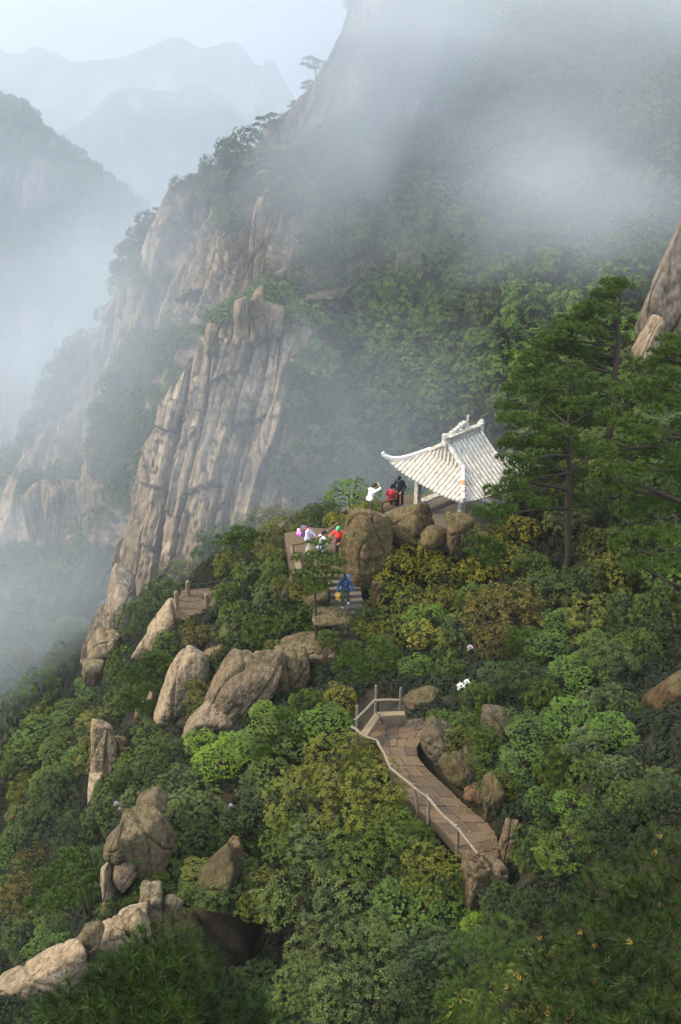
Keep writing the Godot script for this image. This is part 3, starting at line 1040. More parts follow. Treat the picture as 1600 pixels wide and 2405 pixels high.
func pine(label: String, trunk: Array, r0: float, pads: Array, o := {}) -> Node3D:
	var r := RandomNumberGenerator.new()
	r.seed = 500 + int(o.get("seed", names.get("pine_tree", 0)))
	var base: Vector3 = trunk[0]
	var t := thing("pine_tree", label, "pine tree", base, 0.0, o.get("group", "pines on the near hillside"))
	var L: float = o.get("needle", 0.2)
	var W: float = o.get("width", 0.034)
	var per: int = o.get("per", 12)
	var dens: float = o.get("dens", 85.0)
	var hue: Color = o.get("hue", Color(1, 1, 1))
	var g := Geo.new()
	var pts := []
	var rad := []
	for k in trunk.size():
		pts.append(trunk[k] - base)
		rad.append(lerpf(r0, r0 * 0.3, float(k) / (trunk.size() - 1)))
	pts.push_front(pts[0] - Vector3(0, 0.6, 0))
	rad.push_front(r0 * 1.2)
	var fine_t := []
	var fine_r := []
	for k in 17:
		var s := float(k) / 16.0 * (pts.size() - 1)
		fine_t.append(curve_at(pts, s) + Vector3(r.randfn(), 0, r.randfn()) * r0 * 0.18)
		fine_r.append(lerpf(rad[int(s)], rad[mini(int(s) + 1, rad.size() - 1)], s - int(s)))
	g.tube(fine_t, fine_r, 8)
	obj("trunk", g.mesh(false), M.bark, t)
	var v := PackedVector3Array()
	var c := PackedColorArray()
	var idx := PackedInt32Array()
	for pd in pads:
		var lg := Geo.new()
		var pc: Vector3 = pd[0] - base
		var rx: float = pd[1]
		var ry: float = pd[2]
		# limb from the trunk, rising out and levelling under the pad
		var best := 0
		for k in fine_t.size():
			var want := pc.y - Vector2(pc.x - fine_t[k].x, pc.z - fine_t[k].z).length() * 0.22
			if absf(fine_t[k].y - want) < absf(fine_t[best].y - want): best = k
		var s0: Vector3 = fine_t[best]
		var under := pc - Vector3(0, ry * 0.55, 0)
		var dist := s0.distance_to(under)
		if dist > 0.3 and not o.get("nolimb", false):
			var mid := s0.lerp(under, 0.55) + Vector3(r.randfn() * 0.06 * dist, 0.05 * dist, r.randfn() * 0.06 * dist)
			var lr := clampf(0.016 * dist + 0.012, 0.015, r0 * 0.45)
			lg.tube([s0, mid, under], [lr, lr * 0.75, lr * 0.35], 6)
			for k in 6:
				var a := TAU * k / 6 + r.randf()
				var e := pc + Vector3(cos(a) * rx * 0.75, -ry * 0.1, sin(a) * rx * 0.7)
				var f0 := mid.lerp(under, 0.3 + 0.7 * r.randf())
				lg.tube([f0, f0.lerp(e, 0.5) + Vector3(0, -0.03 * rx, 0), e], [lr * 0.4, lr * 0.3, lr * 0.12], 4)
			obj("limb", lg.mesh(false), M.bark, t)
		# the pad is a cluster of smaller cushions
		var nb := 4 + int(rx * 5.0)
		for b in nb:
			var a := b * 2.39996 + r.randf()
			var q := sqrt((b + 0.3) / nb) * 0.85
			var bc := pc + Vector3(cos(a) * q * rx, r.randfn() * ry * 0.28 - ry * 0.25 * q, sin(a) * q * rx * 0.9)
			var br := rx * r.randf_range(0.26, 0.42)
			var bh := minf(br * 0.7, ry * r.randf_range(0.5, 0.8))
			var tone := r.randf_range(0.7, 1.3)
			var cnt := int(dens * br * br * 3.6)
			for m in cnt:
				var d := Vector3(r.randfn(), absf(r.randfn()) * 0.9 - 0.25, r.randfn()).normalized()
				var p := bc + Vector3(d.x * br, d.y * bh, d.z * br) * r.randf_range(0.7, 1.0)
				var up := (Vector3(d.x * 0.8, 0.75 + d.y * 0.4, d.z * 0.8) + Vector3(r.randfn(), r.randfn(), r.randfn()) * 0.18).normalized()
				var sh := tone * r.randf_range(0.5, 1.5)
				add_tuft(v, idx, c, r, p, up, per, L, W, Color(sh * hue.r, sh * hue.g, sh * hue.b))
	obj("needles", arr_mesh(v, idx, null, c), M.needles, t)
	return t

func pads_px(list: Array, d: float, flat := 0.44) -> Array:      # [u, v, half width in px, (depth offset)]
	var out := []
	for q in list:
		var dd: float = d + (q[3] if q.size() > 3 else 0.0)
		var r: float = q[2] * 1.06 / FP * dd
		out.append([P(q[0], q[1], dd), r, r * flat])
	return out

func make_pines() -> void:
	M.needles = leaf_mat("pine_needles", Color(0.044, 0.080, 0.008), 0.5, 0.35)
	M.needles_near = leaf_mat("near_pine_needles", Color(0.022, 0.042, 0.006), 0.45, 0.25)
	pine("tall straight dark pine standing just right of the white pavilion roof", [P(1332, 1310, 50.5), P(1334, 1150, 50), P(1338, 1000, 49.5), P(1336, 900, 49)], 0.16,
		pads_px([[1335, 885, 62], [1265, 920, 55, 1], [1395, 905, 48, -1], [1240, 985, 55, -1], [1320, 960, 60, 1.2], [1395, 985, 50, 1], [1260, 1050, 60, 1], [1330, 1045, 50, 1.3], [1395, 1060, 42, 0.6], [1225, 1110, 45, 0.5], [1290, 1115, 52, 1], [1350, 1120, 45, 1], [1180, 1150, 44, -2.5], [1165, 1202, 48, -3], [1270, 1180, 40, -1], [1370, 1170, 35, 1], [1210, 1040, 42, 1.5], [1205, 975, 36, 1], [1300, 1010, 50, -1.6], [1240, 1165, 36, 1.2], [1320, 1180, 40, 1.4], [1262, 1092, 32, -1.4], [1288, 1082, 32, -1], [1205, 1080, 38, -2.2], [1240, 1072, 34, -2.6], [1215, 1128, 36, -2.4], [1415, 950, 36, 0.5], [1360, 940, 50, -1]], 50.0))
	pine("taller pine with a bent bare trunk and crown sweeping down to the left", [P(1432, 1000, 56), P(1448, 840, 55.6), P(1452, 760, 55.4), P(1458, 665, 55)], 0.17,
		pads_px([[1450, 668, 46], [1425, 690, 40, 0.8], [1400, 725, 50], [1350, 755, 48, 0.7], [1385, 775, 45, -0.6], [1305, 790, 46], [1440, 790, 34, 0.8], [1330, 815, 40, 0.8], [1265, 835, 46], [1380, 830, 42, 0.6], [1235, 875, 42], [1300, 860, 40, 1], [1210, 915, 38, 0.6], [1420, 850, 40, 1], [1195, 950, 34, 0.4], [1260, 905, 40, -0.6], [1330, 770, 40, -0.6], [1375, 735, 36, 1], [1280, 810, 36, 0.6]], 55.4))
	pine("old pine spreading long bare limbs in from the right edge", [P(1700, 1420, 44), P(1690, 1150, 43.5), P(1680, 950, 43), P(1660, 780, 43)], 0.2,
		pads_px([[1590, 800, 46], [1540, 860, 52, 1], [1600, 880, 50, -1], [1480, 920, 50, 0.8], [1550, 945, 55, -1], [1430, 965, 40, 1.4], [1490, 1000, 55], [1590, 1010, 50, 1], [1420, 1050, 48], [1540, 1060, 50, 1], [1490, 1100, 42, -1], [1590, 1110, 50], [1420, 1110, 40, 0.7], [1560, 1180, 55, 0.6], [1490, 1190, 50, 1], [1600, 940, 50, 1], [1530, 900, 44, -0.8], [1460, 1060, 40, 1.2], [1590, 1070, 50, -0.6], [1520, 1020, 44, -1], [1560, 830, 40, 0.8], [1450, 1140, 42, 0.5]], 43.5, 0.32))
	pine("old dark pine below the right edge limbs with scattered orange cones", [P(1680, 1480, 41), P(1650, 1330, 41), P(1640, 1220, 41)], 0.15,
		pads_px([[1600, 1260, 50], [1530, 1250, 48, 1], [1460, 1270, 42, 1.5], [1580, 1320, 50, 0.5], [1500, 1320, 45, 1]], 41.0, 0.3))
	pine("small pine with layered pads rising behind the stone bench", [P(886, 1660, 43.5), P(885, 1590, 43.4), P(882, 1520, 43.2)], 0.08,
		pads_px([[885, 1508, 32], [830, 1530, 38, 0.3], [910, 1535, 34, -0.2], [800, 1560, 28, 0.4], [860, 1565, 36, -0.3], [830, 1590, 30], [905, 1570, 26, 0.4]], 43.3))
	pine("flat topped windswept pine at the brink of the cliff", [P(592, 1335, 61.5), P(590, 1300, 61.4), P(570, 1272, 61.2)], 0.07,
		pads_px([[530, 1272, 30], [565, 1252, 32], [602, 1258, 30, 0.3], [585, 1285, 24, -0.4], [548, 1262, 24, 0.4], [620, 1275, 18]], 61.2, 0.33))
	pine("slender light green pine in front of the terrace and the red hiker", [P(743, 1475, 51.5), P(741, 1390, 51.4), P(750, 1280, 51.2)], 0.075,
		pads_px([[748, 1275, 28], [718, 1310, 32, 0.3], [775, 1312, 34, -0.2], [740, 1340, 40], [705, 1355, 28, 0.4], [785, 1350, 26, 0.2], [745, 1380, 34, -0.3], [800, 1322, 20]], 51.3, 0.32), {"hue": Color(1.4, 1.35, 0.9), "dens": 60.0})
	pine("dark pine clinging between the pale slab and the cliff foot", [P(385, 1690, 58), P(372, 1620, 58), P(362, 1560, 58)], 0.1,
		pads_px([[365, 1555, 42], [325, 1590, 42, 0.6], [405, 1565, 30, -0.5], [355, 1610, 42, -0.6], [305, 1640, 34, 0.4], [395, 1615, 28], [340, 1660, 30]], 58.0))
	pine("dark crooked pine leaning over the slope at lower left", [P(208, 2215, 41.5), P(200, 2130, 41.5), P(178, 2050, 41.5)], 0.1,
		pads_px([[175, 2020, 50], [120, 2060, 45, 0.5], [225, 2050, 42, -0.5], [150, 2100, 45, -0.7], [95, 2125, 38], [235, 2105, 34, 0.5]], 41.5))
	pine("young pine with a thin dark trunk left of the path", [P(694, 1830, 44.5), P(684, 1760, 44.4), P(676, 1690, 44.2)], 0.06,
		pads_px([[676, 1685, 36], [635, 1715, 42, 0.4], [700, 1730, 34, -0.3], [620, 1765, 40], [665, 1775, 36, 0.5]], 44.3), {"hue": Color(1.1, 1.1, 0.9)})
	pine("low dark pine boughs beside the round boulder under the pavilion", [P(1180, 1345, 49.5), P(1160, 1310, 49.5), P(1140, 1275, 49.5)], 0.07,
		pads_px([[1130, 1268, 34], [1170, 1290, 34, 0.4], [1115, 1298, 28, -0.4], [1150, 1318, 30]], 49.5))
	pine("dark pine boughs on the slope above the white blossom", [P(1240, 1640, 43), P(1232, 1560, 43), P(1222, 1490, 43)], 0.09,
		pads_px([[1222, 1490, 38], [1190, 1530, 38, 0.4], [1250, 1540, 34, -0.4], [1175, 1575, 38, -0.5], [1230, 1590, 34]], 43.0))
	pine("dull green young pine below the split rock at the path end", [P(1120, 2420, 23.5), P(1140, 2330, 23.5), P(1160, 2220, 23.5)], 0.1,
		pads_px([[1165, 2180, 62], [1120, 2235, 70, -0.3], [1205, 2240, 66, 0.3], [1100, 2310, 72, -0.4], [1185, 2310, 74, -0.6], [1090, 2380, 70], [1170, 2390, 80, -0.8]], 23.5), {"needle": 0.13, "width": 0.009, "dens": 120.0, "per": 16})
	# pines on the skyline of the mountain
	var proto: Node3D
	var sky_words := ["wide flat pine on the mountain skyline beside the cliff shoulder", "small pine above the cliff shoulder on the skyline", "broad tiered pine halfway up the misty skyline", "small tiered pine on the misty ridge", "leaning skyline pine under the steep ridge", "lone spreading pine on the steep upper ridge", "tiny pine on the ridge step below the spreading pine", "faint pine at the top of the ridge"]
	var spots := [[388, 500, 34, 116], [455, 432, 28, 116], [548, 362, 44, 117], [628, 292, 38, 119], [690, 252, 20, 121], [745, 160, 36, 122], [722, 205, 24, 122], [828, 16, 32, 126]]
	for k in spots.size():
		var s: Array = spots[k]
		var p := P(s[0], s[1] + s[2] * 0.9, s[3])
		var sc: float = s[2] / FP * s[3]
		if proto == null:
			proto = pine(sky_words[0], [Vector3.ZERO, Vector3(0.12, 0.7, 0), Vector3(0.3, 1.35, 0.1)], 0.06, [[Vector3(0.3, 1.4, 0), 0.55, 0.2], [Vector3(-0.35, 1.15, 0.1), 0.5, 0.17], [Vector3(0.75, 1.1, -0.1), 0.4, 0.14], [Vector3(-0.6, 0.8, 0), 0.34, 0.12], [Vector3(0.2, 0.85, 0.5), 0.4, 0.14], [Vector3(0.1, 0.95, -0.5), 0.4, 0.14]], {"needle": 0.13, "width": 0.022, "dens": 130.0, "group": "pines on the mountain skyline"})
		else:
			proto = proto.duplicate()
			proto.name = numbered("pine_tree")
			add_child(proto, true)
			tag(proto, sky_words[k], "pine tree", "pines on the mountain skyline")
		proto.transform = Transform3D(Basis(Vector3.UP, k * 1.9).scaled_local(Vector3.ONE * sc), p)
	near_pines()

func near_pines() -> void:
	# tufts of long needles, three shapes shared by every twig end
	var tufts := []
	for k in 3:
		var r := RandomNumberGenerator.new()
		r.seed = 60 + k
		var v := PackedVector3Array()
		var c := PackedColorArray()
		var idx := PackedInt32Array()
		for m in 5: add_tuft(v, idx, c, r, Vector3(0, m * 0.018, 0), Vector3(r.randfn() * 0.08, 1, r.randfn() * 0.08).normalized(), 13, 0.16, 0.0062, Color(0.9, 0.95, 0.8))
		tufts.append(arr_mesh(v, idx, null, c))
	var bud := Geo.new()
	for k in 5: bud.tube([Vector3(sin(k * 1.3) * 0.008, 0, cos(k * 1.3) * 0.008), Vector3(sin(k * 1.3) * 0.03, 0.05, cos(k * 1.3) * 0.03)], [0.007, 0.003], 5)
	var budm := bud.mesh(false)
	var amber := flat_mat("pine_candle", Color(0.55, 0.34, 0.08), 0.7)
	for side in 2:
		var spec: Array = [
			["big dark pine in the lower right corner with long needles and amber buds", [P(1760, 2700, 15.0), P(1640, 2450, 14.0), P(1600, 2250, 13.5), P(1620, 2050, 13.2)], 0.11, [[1580, 2010, 13.2], [1500, 2060, 13.6], [1600, 2110, 12.8], [1430, 2110, 14.0], [1520, 2160, 13.2], [1370, 2180, 14.2], [1450, 2210, 13.4], [1580, 2220, 12.4], [1310, 2260, 14.4], [1400, 2280, 13.4], [1510, 2290, 12.6], [1270, 2340, 14.4], [1350, 2350, 13.4], [1450, 2360, 12.6], [1560, 2340, 12.0], [1280, 2410, 13.8], [1380, 2430, 12.8], [1500, 2430, 12.0], [1600, 2420, 11.6]]],
			["dark long needled pine in the lower left corner before the slab ridge", [P(330, 2750, 13.0), P(350, 2520, 12.6), P(370, 2330, 12.4), P(380, 2230, 12.4)], 0.09, [[380, 2225, 12.4], [340, 2270, 12.2], [430, 2285, 12.6], [290, 2310, 12.2], [385, 2310, 12.0], [480, 2345, 12.6], [240, 2345, 12.2], [330, 2355, 11.8], [430, 2360, 12.0], [180, 2385, 12.2], [270, 2400, 11.8], [370, 2405, 11.6], [540, 2385, 12.6], [470, 2415, 12.0], [130, 2410, 12.4], [590, 2420, 12.6]]]][side]
		var r := RandomNumberGenerator.new()
		r.seed = 77 + side
		var base: Vector3 = spec[1][0]
		var t := thing("pine_tree", spec[0], "pine tree", base, 0.0, "pines close to the camera")
		var pts := []
		var rad := []
		for k in spec[1].size():
			pts.append(spec[1][k] - base)
			rad.append(lerpf(spec[2], 0.03, k / 3.0))
		pts.push_front(Vector3(pts[0].x * 0.5, ground(base.x, base.z) - base.y - 0.5, 0.3))
		rad.push_front(spec[2] * 1.2)
		var g := Geo.new()
		g.tube(pts, rad, 8)
		obj("trunk", g.mesh(false), M.bark, t)
		var at := [[], [], []]
		var cs := [[], [], []]
		var buds := []
		for q in spec[3]:
			var lg := Geo.new()
			var e: Vector3 = P(q[0], q[1], q[2]) - base
			var s0: Vector3 = pts[1]
			for k in 30:
				var s := curve_at(pts, 1.0 + k / 30.0 * (pts.size() - 2))
				if s.distance_to(e) + absf(s.y - e.y + 0.35) * 0.8 < s0.distance_to(e) + absf(s0.y - e.y + 0.35) * 0.8: s0 = s
			var mid := s0.lerp(e, 0.5) - Vector3(0, 0.06, 0)
			lg.tube([s0, mid, e - Vector3(0, 0.07, 0)], [0.02, 0.014, 0.008], 6)
			var out := (e - s0)
			out.y = 0.0
			out = out.normalized()
			for m in 30:
				var a := m * 2.39996
				var q2 := sqrt((m + 0.4) / 30.0) * 0.38
				var p := e + Vector3(cos(a) * q2, r.randfn() * 0.045 - q2 * 0.15, sin(a) * q2)
				var b0 := mid.lerp(e, r.randf_range(0.3, 0.9)) - Vector3(0, 0.06, 0)
				lg.tube([b0, p - Vector3(0, 0.05, 0), p + Vector3(0, 0.03, 0)], [0.007, 0.005, 0.0035], 4)
				var up := (Vector3(cos(a) * q2 * 1.6, 0.75, sin(a) * q2 * 1.6) + out * 0.25 + Vector3(r.randfn(), r.randfn(), r.randfn()) * 0.15).normalized()
				var s1 := up.cross(Vector3(0.2, 0.1, 0.95)).normalized()
				var sc := r.randf_range(0.8, 1.25)
				var tr := Transform3D(Basis(s1, up, s1.cross(up)).rotated(up, r.randf() * TAU).scaled(Vector3.ONE * sc), p)
				var w := r.randi() % 3
				at[w].append(tr)
				var sh := 0.35 + 1.25 * pow(r.randf(), 1.4)
				cs[w].append(Color(sh * r.randf_range(0.85, 1.3), sh, sh * 0.85))
				if side == 0 and r.randf() < (0.35 if q[0] < 1330 and q[1] > 2300 else 0.05): buds.append(Transform3D(tr.basis, p + up * 0.06))
			obj("limb", lg.mesh(false), M.bark, t)
		for w in 3: multi("needle_tufts", tufts[w], M.needles_near, at[w], cs[w], "", "", t)
		if buds.size(): multi("buds", budm, amber, buds, null, "amber pine buds", "", t)

# ---------------------------------------------------------------- boulders and rock pillars, each a thing of its own
func rock(called: String, label: String, u: float, v: float, hu: float, hv: float, d: float, o := {}, category := "boulder", group := "") -> MeshInstance3D:
	var k := (v - 1202.5) / FP
	var al := deg_to_rad(PITCH) + atan(k)
	var hx := hu / FP * d
	var hz: float = o.get("hz", hx * 0.9)
	var roll: float = o.get("roll", 0.0)
	var hy: float = maxf(0.15, (hv / FP * d - 0.45 * hz * sin(al)) / cos(al))
	if not o.has("seed"): o.seed = int(u * 3 + v)
	var far := d > 70
	if d >= 84.0 and not o.has("free"):
		d = face_depth(u, v + hv * 0.4) - hx * 0.15 - o.get("out", 0.0)
		hx = hu / FP * d
	if not o.has("n"): o.n = clampi(int(maxf(hu, hv) * 0.34), 10, 34)
	var m := boulder_mesh(Vector3(hx, hy, hz), o)
	var e := obj(called, m, M.rock if far else M.boulder, null, P(u, v, d))
	e.rotation = Vector3(o.get("pitch", 0.0), o.get("yaw", 0.0), roll)
	return tag(e, label, category, group)

func face_depth(u: float, v: float) -> float:          # how far the mountain face is along the ray through (u, v)
	var l: Dictionary = lofts.main
	var best := 1e9
	var d := 100.0
	var pts: PackedVector3Array = l.v
	for k in range(0, pts.size(), 11):
		var q := px(pts[k])
		var e := (q.x - u) * (q.x - u) + (q.y - v) * (q.y - v)
		if e < best:
			best = e
			d = q.z
	return d

func make_rocks() -> void:
	var brown := Color(0.160, 0.126, 0.080)
	var pale := Color(0.336, 0.290, 0.223)
	var dark := Color(0.143, 0.122, 0.084)
	var grey := Color(0.210, 0.181, 0.139)
	# by the terrace
	rock("boulder", "tall brown boulder with a rounded head, left half of the pair below the pavilion", 858, 1296, 47, 102, 53.4, {"rock": brown, "taper": -0.28, "moss": 0.4, "groove": 0.12, "pow": 3.2, "hz": 0.9, "yaw": 0.4})
	rock("boulder", "brown boulder with a sloping mossy top, right half of the pair below the pavilion", 952, 1240, 54, 60, 54.3, {"rock": brown, "roll": 0.18, "moss": 0.45, "groove": 0.08, "pow": 3.4, "yaw": -0.3, "hz": 0.95})
	rock("boulder", "round topped brown boulder right under the front corner of the pavilion", 1082, 1250, 33, 46, 52.2, {"rock": brown, "moss": 0.5, "ncut": 2, "pow": 2.6, "hz": 0.7})
	rock("boulder", "low brown rock between the boulder pair and the round boulder", 1022, 1262, 32, 28, 52.8, {"rock": brown, "moss": 0.4, "roll": -0.5})
	rock("boulder", "small upright reddish rock at the foot of the boulder pair", 886, 1395, 14, 33, 52.0, {"rock": Color(0.202, 0.143, 0.092), "pow": 2.8, "ncut": 3})
	rock("boulder", "grey rock at the left corner of the terrace", 686, 1385, 22, 32, 54.0, {"rock": grey, "ncut": 4})
	rock("boulder", "low rock ledge left of the hiker in blue", 742, 1402, 34, 18, 53.0, {"rock": dark, "roll": 0.3})
	rock("boulder", "dark flat rock in the middle of the steps", 780, 1450, 46, 18, 51.6, {"rock": dark, "moss": 0.3, "roll": -0.05})
	# the broad outcrop below the steps
	rock("boulder", "big rounded grey lobe at the left of the broad outcrop", 562, 1632, 72, 96, 49.8, {"rock": Color(0.202, 0.168, 0.126), "roll": -0.5, "groove": 0.22, "pow": 2.8, "taper": 0.25, "ncut": 3, "hz": 1.0, "moss": 0.1})
	rock("boulder", "pale foot of the grey outcrop sloping down to the left", 492, 1700, 48, 62, 49.8, {"rock": Color(0.260, 0.218, 0.168), "roll": -0.7, "groove": 0.1, "hz": 0.8, "moss": 0.05})
	rock("boulder", "grey middle block of the broad outcrop", 634, 1605, 48, 78, 50.4, {"rock": Color(0.227, 0.197, 0.147), "roll": -0.3, "groove": 0.18, "moss": 0.15})
	rock("boulder", "squared mottled block at the right of the broad outcrop", 692, 1592, 44, 80, 50.4, {"rock": Color(0.185, 0.155, 0.109), "pow": 4.5, "roll": 0.08, "groove": 0.1, "moss": 0.3, "hz": 0.7})
	rock("boulder", "sloping cap slab on top of the broad outcrop", 716, 1522, 74, 24, 51.6, {"rock": grey, "roll": 0.22, "pow": 4.0, "moss": 0.25, "hz": 1.0})
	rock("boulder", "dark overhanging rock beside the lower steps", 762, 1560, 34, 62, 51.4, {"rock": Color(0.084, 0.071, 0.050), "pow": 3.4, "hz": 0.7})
	rock("boulder", "small grey rock showing behind the shrubs above the outcrop", 540, 1480, 30, 22, 58, {"rock": grey, "roll": 0.5, "moss": 0.3})
	# left edge of the ridge
	rock("rock_slab", "tall pale smooth slab with a rounded shoulder above the valley", 428, 1622, 56, 108, 56.2, {"rock": pale, "roll": -0.3, "taper": 0.35, "pow": 2.6, "ncut": 3, "moss": 0.0, "cracks": 1, "hz": 1.1}, "rock slab")
	rock("rock_slab", "shaded brown slab leaning against the tall pale slab", 476, 1600, 26, 84, 56.8, {"rock": Color(0.218, 0.176, 0.126), "roll": -0.34, "taper": 0.2, "moss": 0.1, "hz": 0.7}, "rock slab")
	rock("rock_pillar", "slim pale pillar left of the tall pale slab", 352, 1670, 14, 72, 60, {"rock": pale, "roll": -0.25, "pow": 4.0, "moss": 0.0, "hz": 0.5}, "rock pillar")
	rock("rock_pillar", "slim ribbed pillar farthest left below the dark pine", 326, 1690, 12, 52, 60.4, {"rock": Color(0.286, 0.227, 0.160), "roll": -0.15, "pow": 4.0, "moss": 0.0, "hz": 0.4}, "rock pillar")
	rock("boulder", "pale rock face below the chain railing", 388, 1480, 34, 62, 65, {"rock": pale, "roll": -0.6, "moss": 0.05, "groove": 0.1, "hz": 1.0})
	rock("boulder", "second pale rock lower down under the chain railing", 350, 1520, 24, 44, 66, {"rock": pale, "roll": -0.55, "moss": 0.05, "hz": 0.8})
	rock("boulder", "grey angular rock at the foot of the jointed cliff", 250, 1520, 34, 50, 72, {"rock": Color(0.252, 0.214, 0.164), "roll": -0.5, "pow": 3.6, "groove": 0.1})
	rock("boulder", "darker blocky rock under the grey angular rock", 218, 1580, 26, 30, 71, {"rock": grey, "pow": 3.6})
	rock("rock_pillar", "squared pale rock stump with a flat top and rusty stains", 246, 1795, 32, 94, 57.2, {"rock": Color(0.336, 0.277, 0.202), "pow": 6.0, "ncut": 2, "taper": -0.15, "groove": 0.25, "moss": 0.1, "hz": 0.6, "roll": -0.12}, "rock pillar")
	rock("rock_pillar", "short rusty block against the squared stump", 283, 1770, 20, 44, 57.2, {"rock": Color(0.269, 0.193, 0.126), "pow": 5.0, "groove": 0.2, "hz": 0.5}, "rock pillar")
	rock("rock_pillar", "narrow white footing of the squared stump", 222, 1865, 16, 52, 57.0, {"rock": pale, "pow": 4.0, "roll": -0.15, "hz": 0.5, "moss": 0.0}, "rock pillar")
	rock("rock_pillar", "rounded foot of the jointed cliff above the misty valley", 282, 1445, 36, 92, 80.5, {"rock": Color(0.30, 0.255, 0.2), "pow": 3.4, "groove": 0.3, "moss": 0.05, "hz": 1.2, "roll": -0.2}, "rock pillar")
	# the cracked boulders, lower left
	rock("boulder", "dark wedge shaped boulder in front of the cracked group", 278, 1985, 36, 44, 40.4, {"rock": dark, "cuts": [[Vector3(0.8, 0.45, 0.1).normalized(), 0.62], [Vector3(-0.75, 0.65, 0.1).normalized(), 0.6], [Vector3(0, -1, 0), 0.8]], "moss": 0.1, "pow": 3.0, "hz": 0.5, "n": 24})
	rock("boulder", "large dark boulder at the heart of the cracked group", 352, 1968, 54, 66, 41.0, {"rock": dark, "roll": 0.35, "pow": 3.0, "moss": 0.1, "hz": 0.8, "ncut": 3})
	rock("boulder", "flat topped dark boulder capping the cracked group", 352, 1890, 36, 30, 41.6, {"rock": dark, "roll": 0.5, "moss": 0.1, "hz": 0.6})
	rock("boulder", "small dark boulder stacked in the cracked group", 336, 1925, 30, 22, 40.9, {"rock": dark, "roll": 0.25, "moss": 0.1, "hz": 0.5})
	rock("boulder", "pale triangular block under the cracked group", 292, 2062, 34, 42, 40.6, {"rock": Color(0.252, 0.214, 0.160), "cuts": [[Vector3(-0.7, -0.5, 0.2).normalized(), 0.55], [Vector3(0.6, -0.6, 0.2).normalized(), 0.5]], "moss": 0.1, "hz": 0.5})
	rock("boulder", "narrow white faced rock below the cracked group", 256, 2095, 16, 62, 40.8, {"rock": pale, "pow": 3.6, "roll": 0.1, "hz": 0.4, "moss": 0.0})
	rock("boulder", "brown rock foot under the white faced rock", 244, 2165, 18, 42, 40.6, {"rock": grey, "roll": -0.3, "hz": 0.5})
	# slab ridge in the corner
	rock("rock_slab", "long smooth pale slab running out to the lower left corner", 112, 2298, 118, 46, 34.0, {"rock": Color(0.302, 0.252, 0.189), "roll": 0.62, "pow": 2.6, "ncut": 1, "moss": 0.0, "groove": 0.08, "hz": 0.55, "n": 34}, "rock slab")
	rock("rock_slab", "dark wedge between the two long slabs", 208, 2214, 26, 44, 35.0, {"rock": dark, "roll": -0.5, "hz": 0.45, "moss": 0.05}, "rock slab")
	rock("rock_slab", "second long slab with a curved groove above the corner pine", 280, 2196, 82, 34, 35.8, {"rock": Color(0.260, 0.218, 0.168), "roll": 0.6, "pow": 2.7, "groove": 0.12, "moss": 0.0, "hz": 0.55, "n": 30}, "rock slab")
	rock("rock_slab", "rounded upper slab lying on the second long slab", 306, 2150, 46, 18, 36.6, {"rock": Color(0.277, 0.239, 0.185), "roll": 0.45, "pow": 2.5, "moss": 0.05, "hz": 0.4}, "rock slab")
	rock("boulder", "grey egg shaped boulder above the slab ridge", 356, 2120, 28, 36, 37.2, {"rock": grey, "pow": 2.6, "groove": 0.08, "ncut": 2})
	rock("boulder", "grey boulder right of the egg shaped one", 406, 2130, 26, 28, 37.4, {"rock": grey, "pow": 3.0, "roll": -0.3})
	rock("boulder", "huge boulder walling the shadowed hollow, its colour darkened for the shade", 515, 2215, 92, 96, 39.6, {"rock": Color(0.024, 0.021, 0.016), "pow": 2.8, "roll": -0.2, "ncut": 3, "hz": 1.0, "moss": 0.1})  # near-black colour carries the shade of the hollow
	rock("boulder", "low rock at the left mouth of the shadowed hollow, coloured dark for shade", 430, 2200, 46, 52, 38.4, {"rock": Color(0.042, 0.035, 0.025), "roll": 0.5, "hz": 0.7, "moss": 0.1})  # dark colour stands in for shade at the hollow mouth
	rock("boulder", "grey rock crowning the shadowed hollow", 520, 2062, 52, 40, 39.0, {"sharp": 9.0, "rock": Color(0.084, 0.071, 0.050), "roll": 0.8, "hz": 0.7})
	rock("boulder", "small brown knob of rock above the shadowed hollow", 548, 1992, 22, 24, 40.0, {"rock": Color(0.168, 0.126, 0.084), "pow": 2.6, "ncut": 2})
	# beside the path
	rock("boulder", "layered grey boulder bulging into the path's right side", 1040, 1752, 52, 40, 36.6, {"rock": Color(0.106, 0.093, 0.072), "roll": -0.5, "pow": 3.4, "groove": 0.14, "moss": 0.2, "hz": 0.6, "ncut": 7})
	rock("boulder", "low mossy rock along the right side of the path", 1092, 1822, 56, 36, 35.7, {"rock": Color(0.124, 0.099, 0.068), "roll": -0.75, "pow": 4.0, "moss": 0.35, "hz": 0.45})
	rock("boulder", "grey stone wedged between the layered boulder and the low mossy rock", 1062, 1790, 34, 32, 36.2, {"rock": Color(0.118, 0.099, 0.075), "roll": -0.6, "hz": 0.5, "moss": 0.25})
	rock("boulder", "mottled stone standing behind the low mossy rock", 1112, 1800, 34, 44, 36.2, {"rock": Color(0.124, 0.103, 0.075), "roll": -0.2, "hz": 0.5, "moss": 0.35})
	rock("boulder", "reddish kerb rock where the path bends down", 1128, 1872, 36, 22, 35.0, {"rock": Color(0.161, 0.106, 0.068), "roll": -0.75, "pow": 4.0, "moss": 0.1, "hz": 0.35})
	rock("boulder", "dark upright rock right of the lower path", 1160, 1888, 32, 60, 34.4, {"rock": Color(0.099, 0.078, 0.053), "pow": 3.6, "moss": 0.3, "groove": 0.08, "hz": 0.45})
	rock("boulder", "pinkish standing stone at the right of the path end", 1192, 2010, 28, 92, 33.2, {"rock": Color(0.175, 0.14, 0.108), "pow": 4.0, "taper": 0.4, "groove": 0.04, "moss": 0.15, "hz": 0.4, "roll": -0.05})
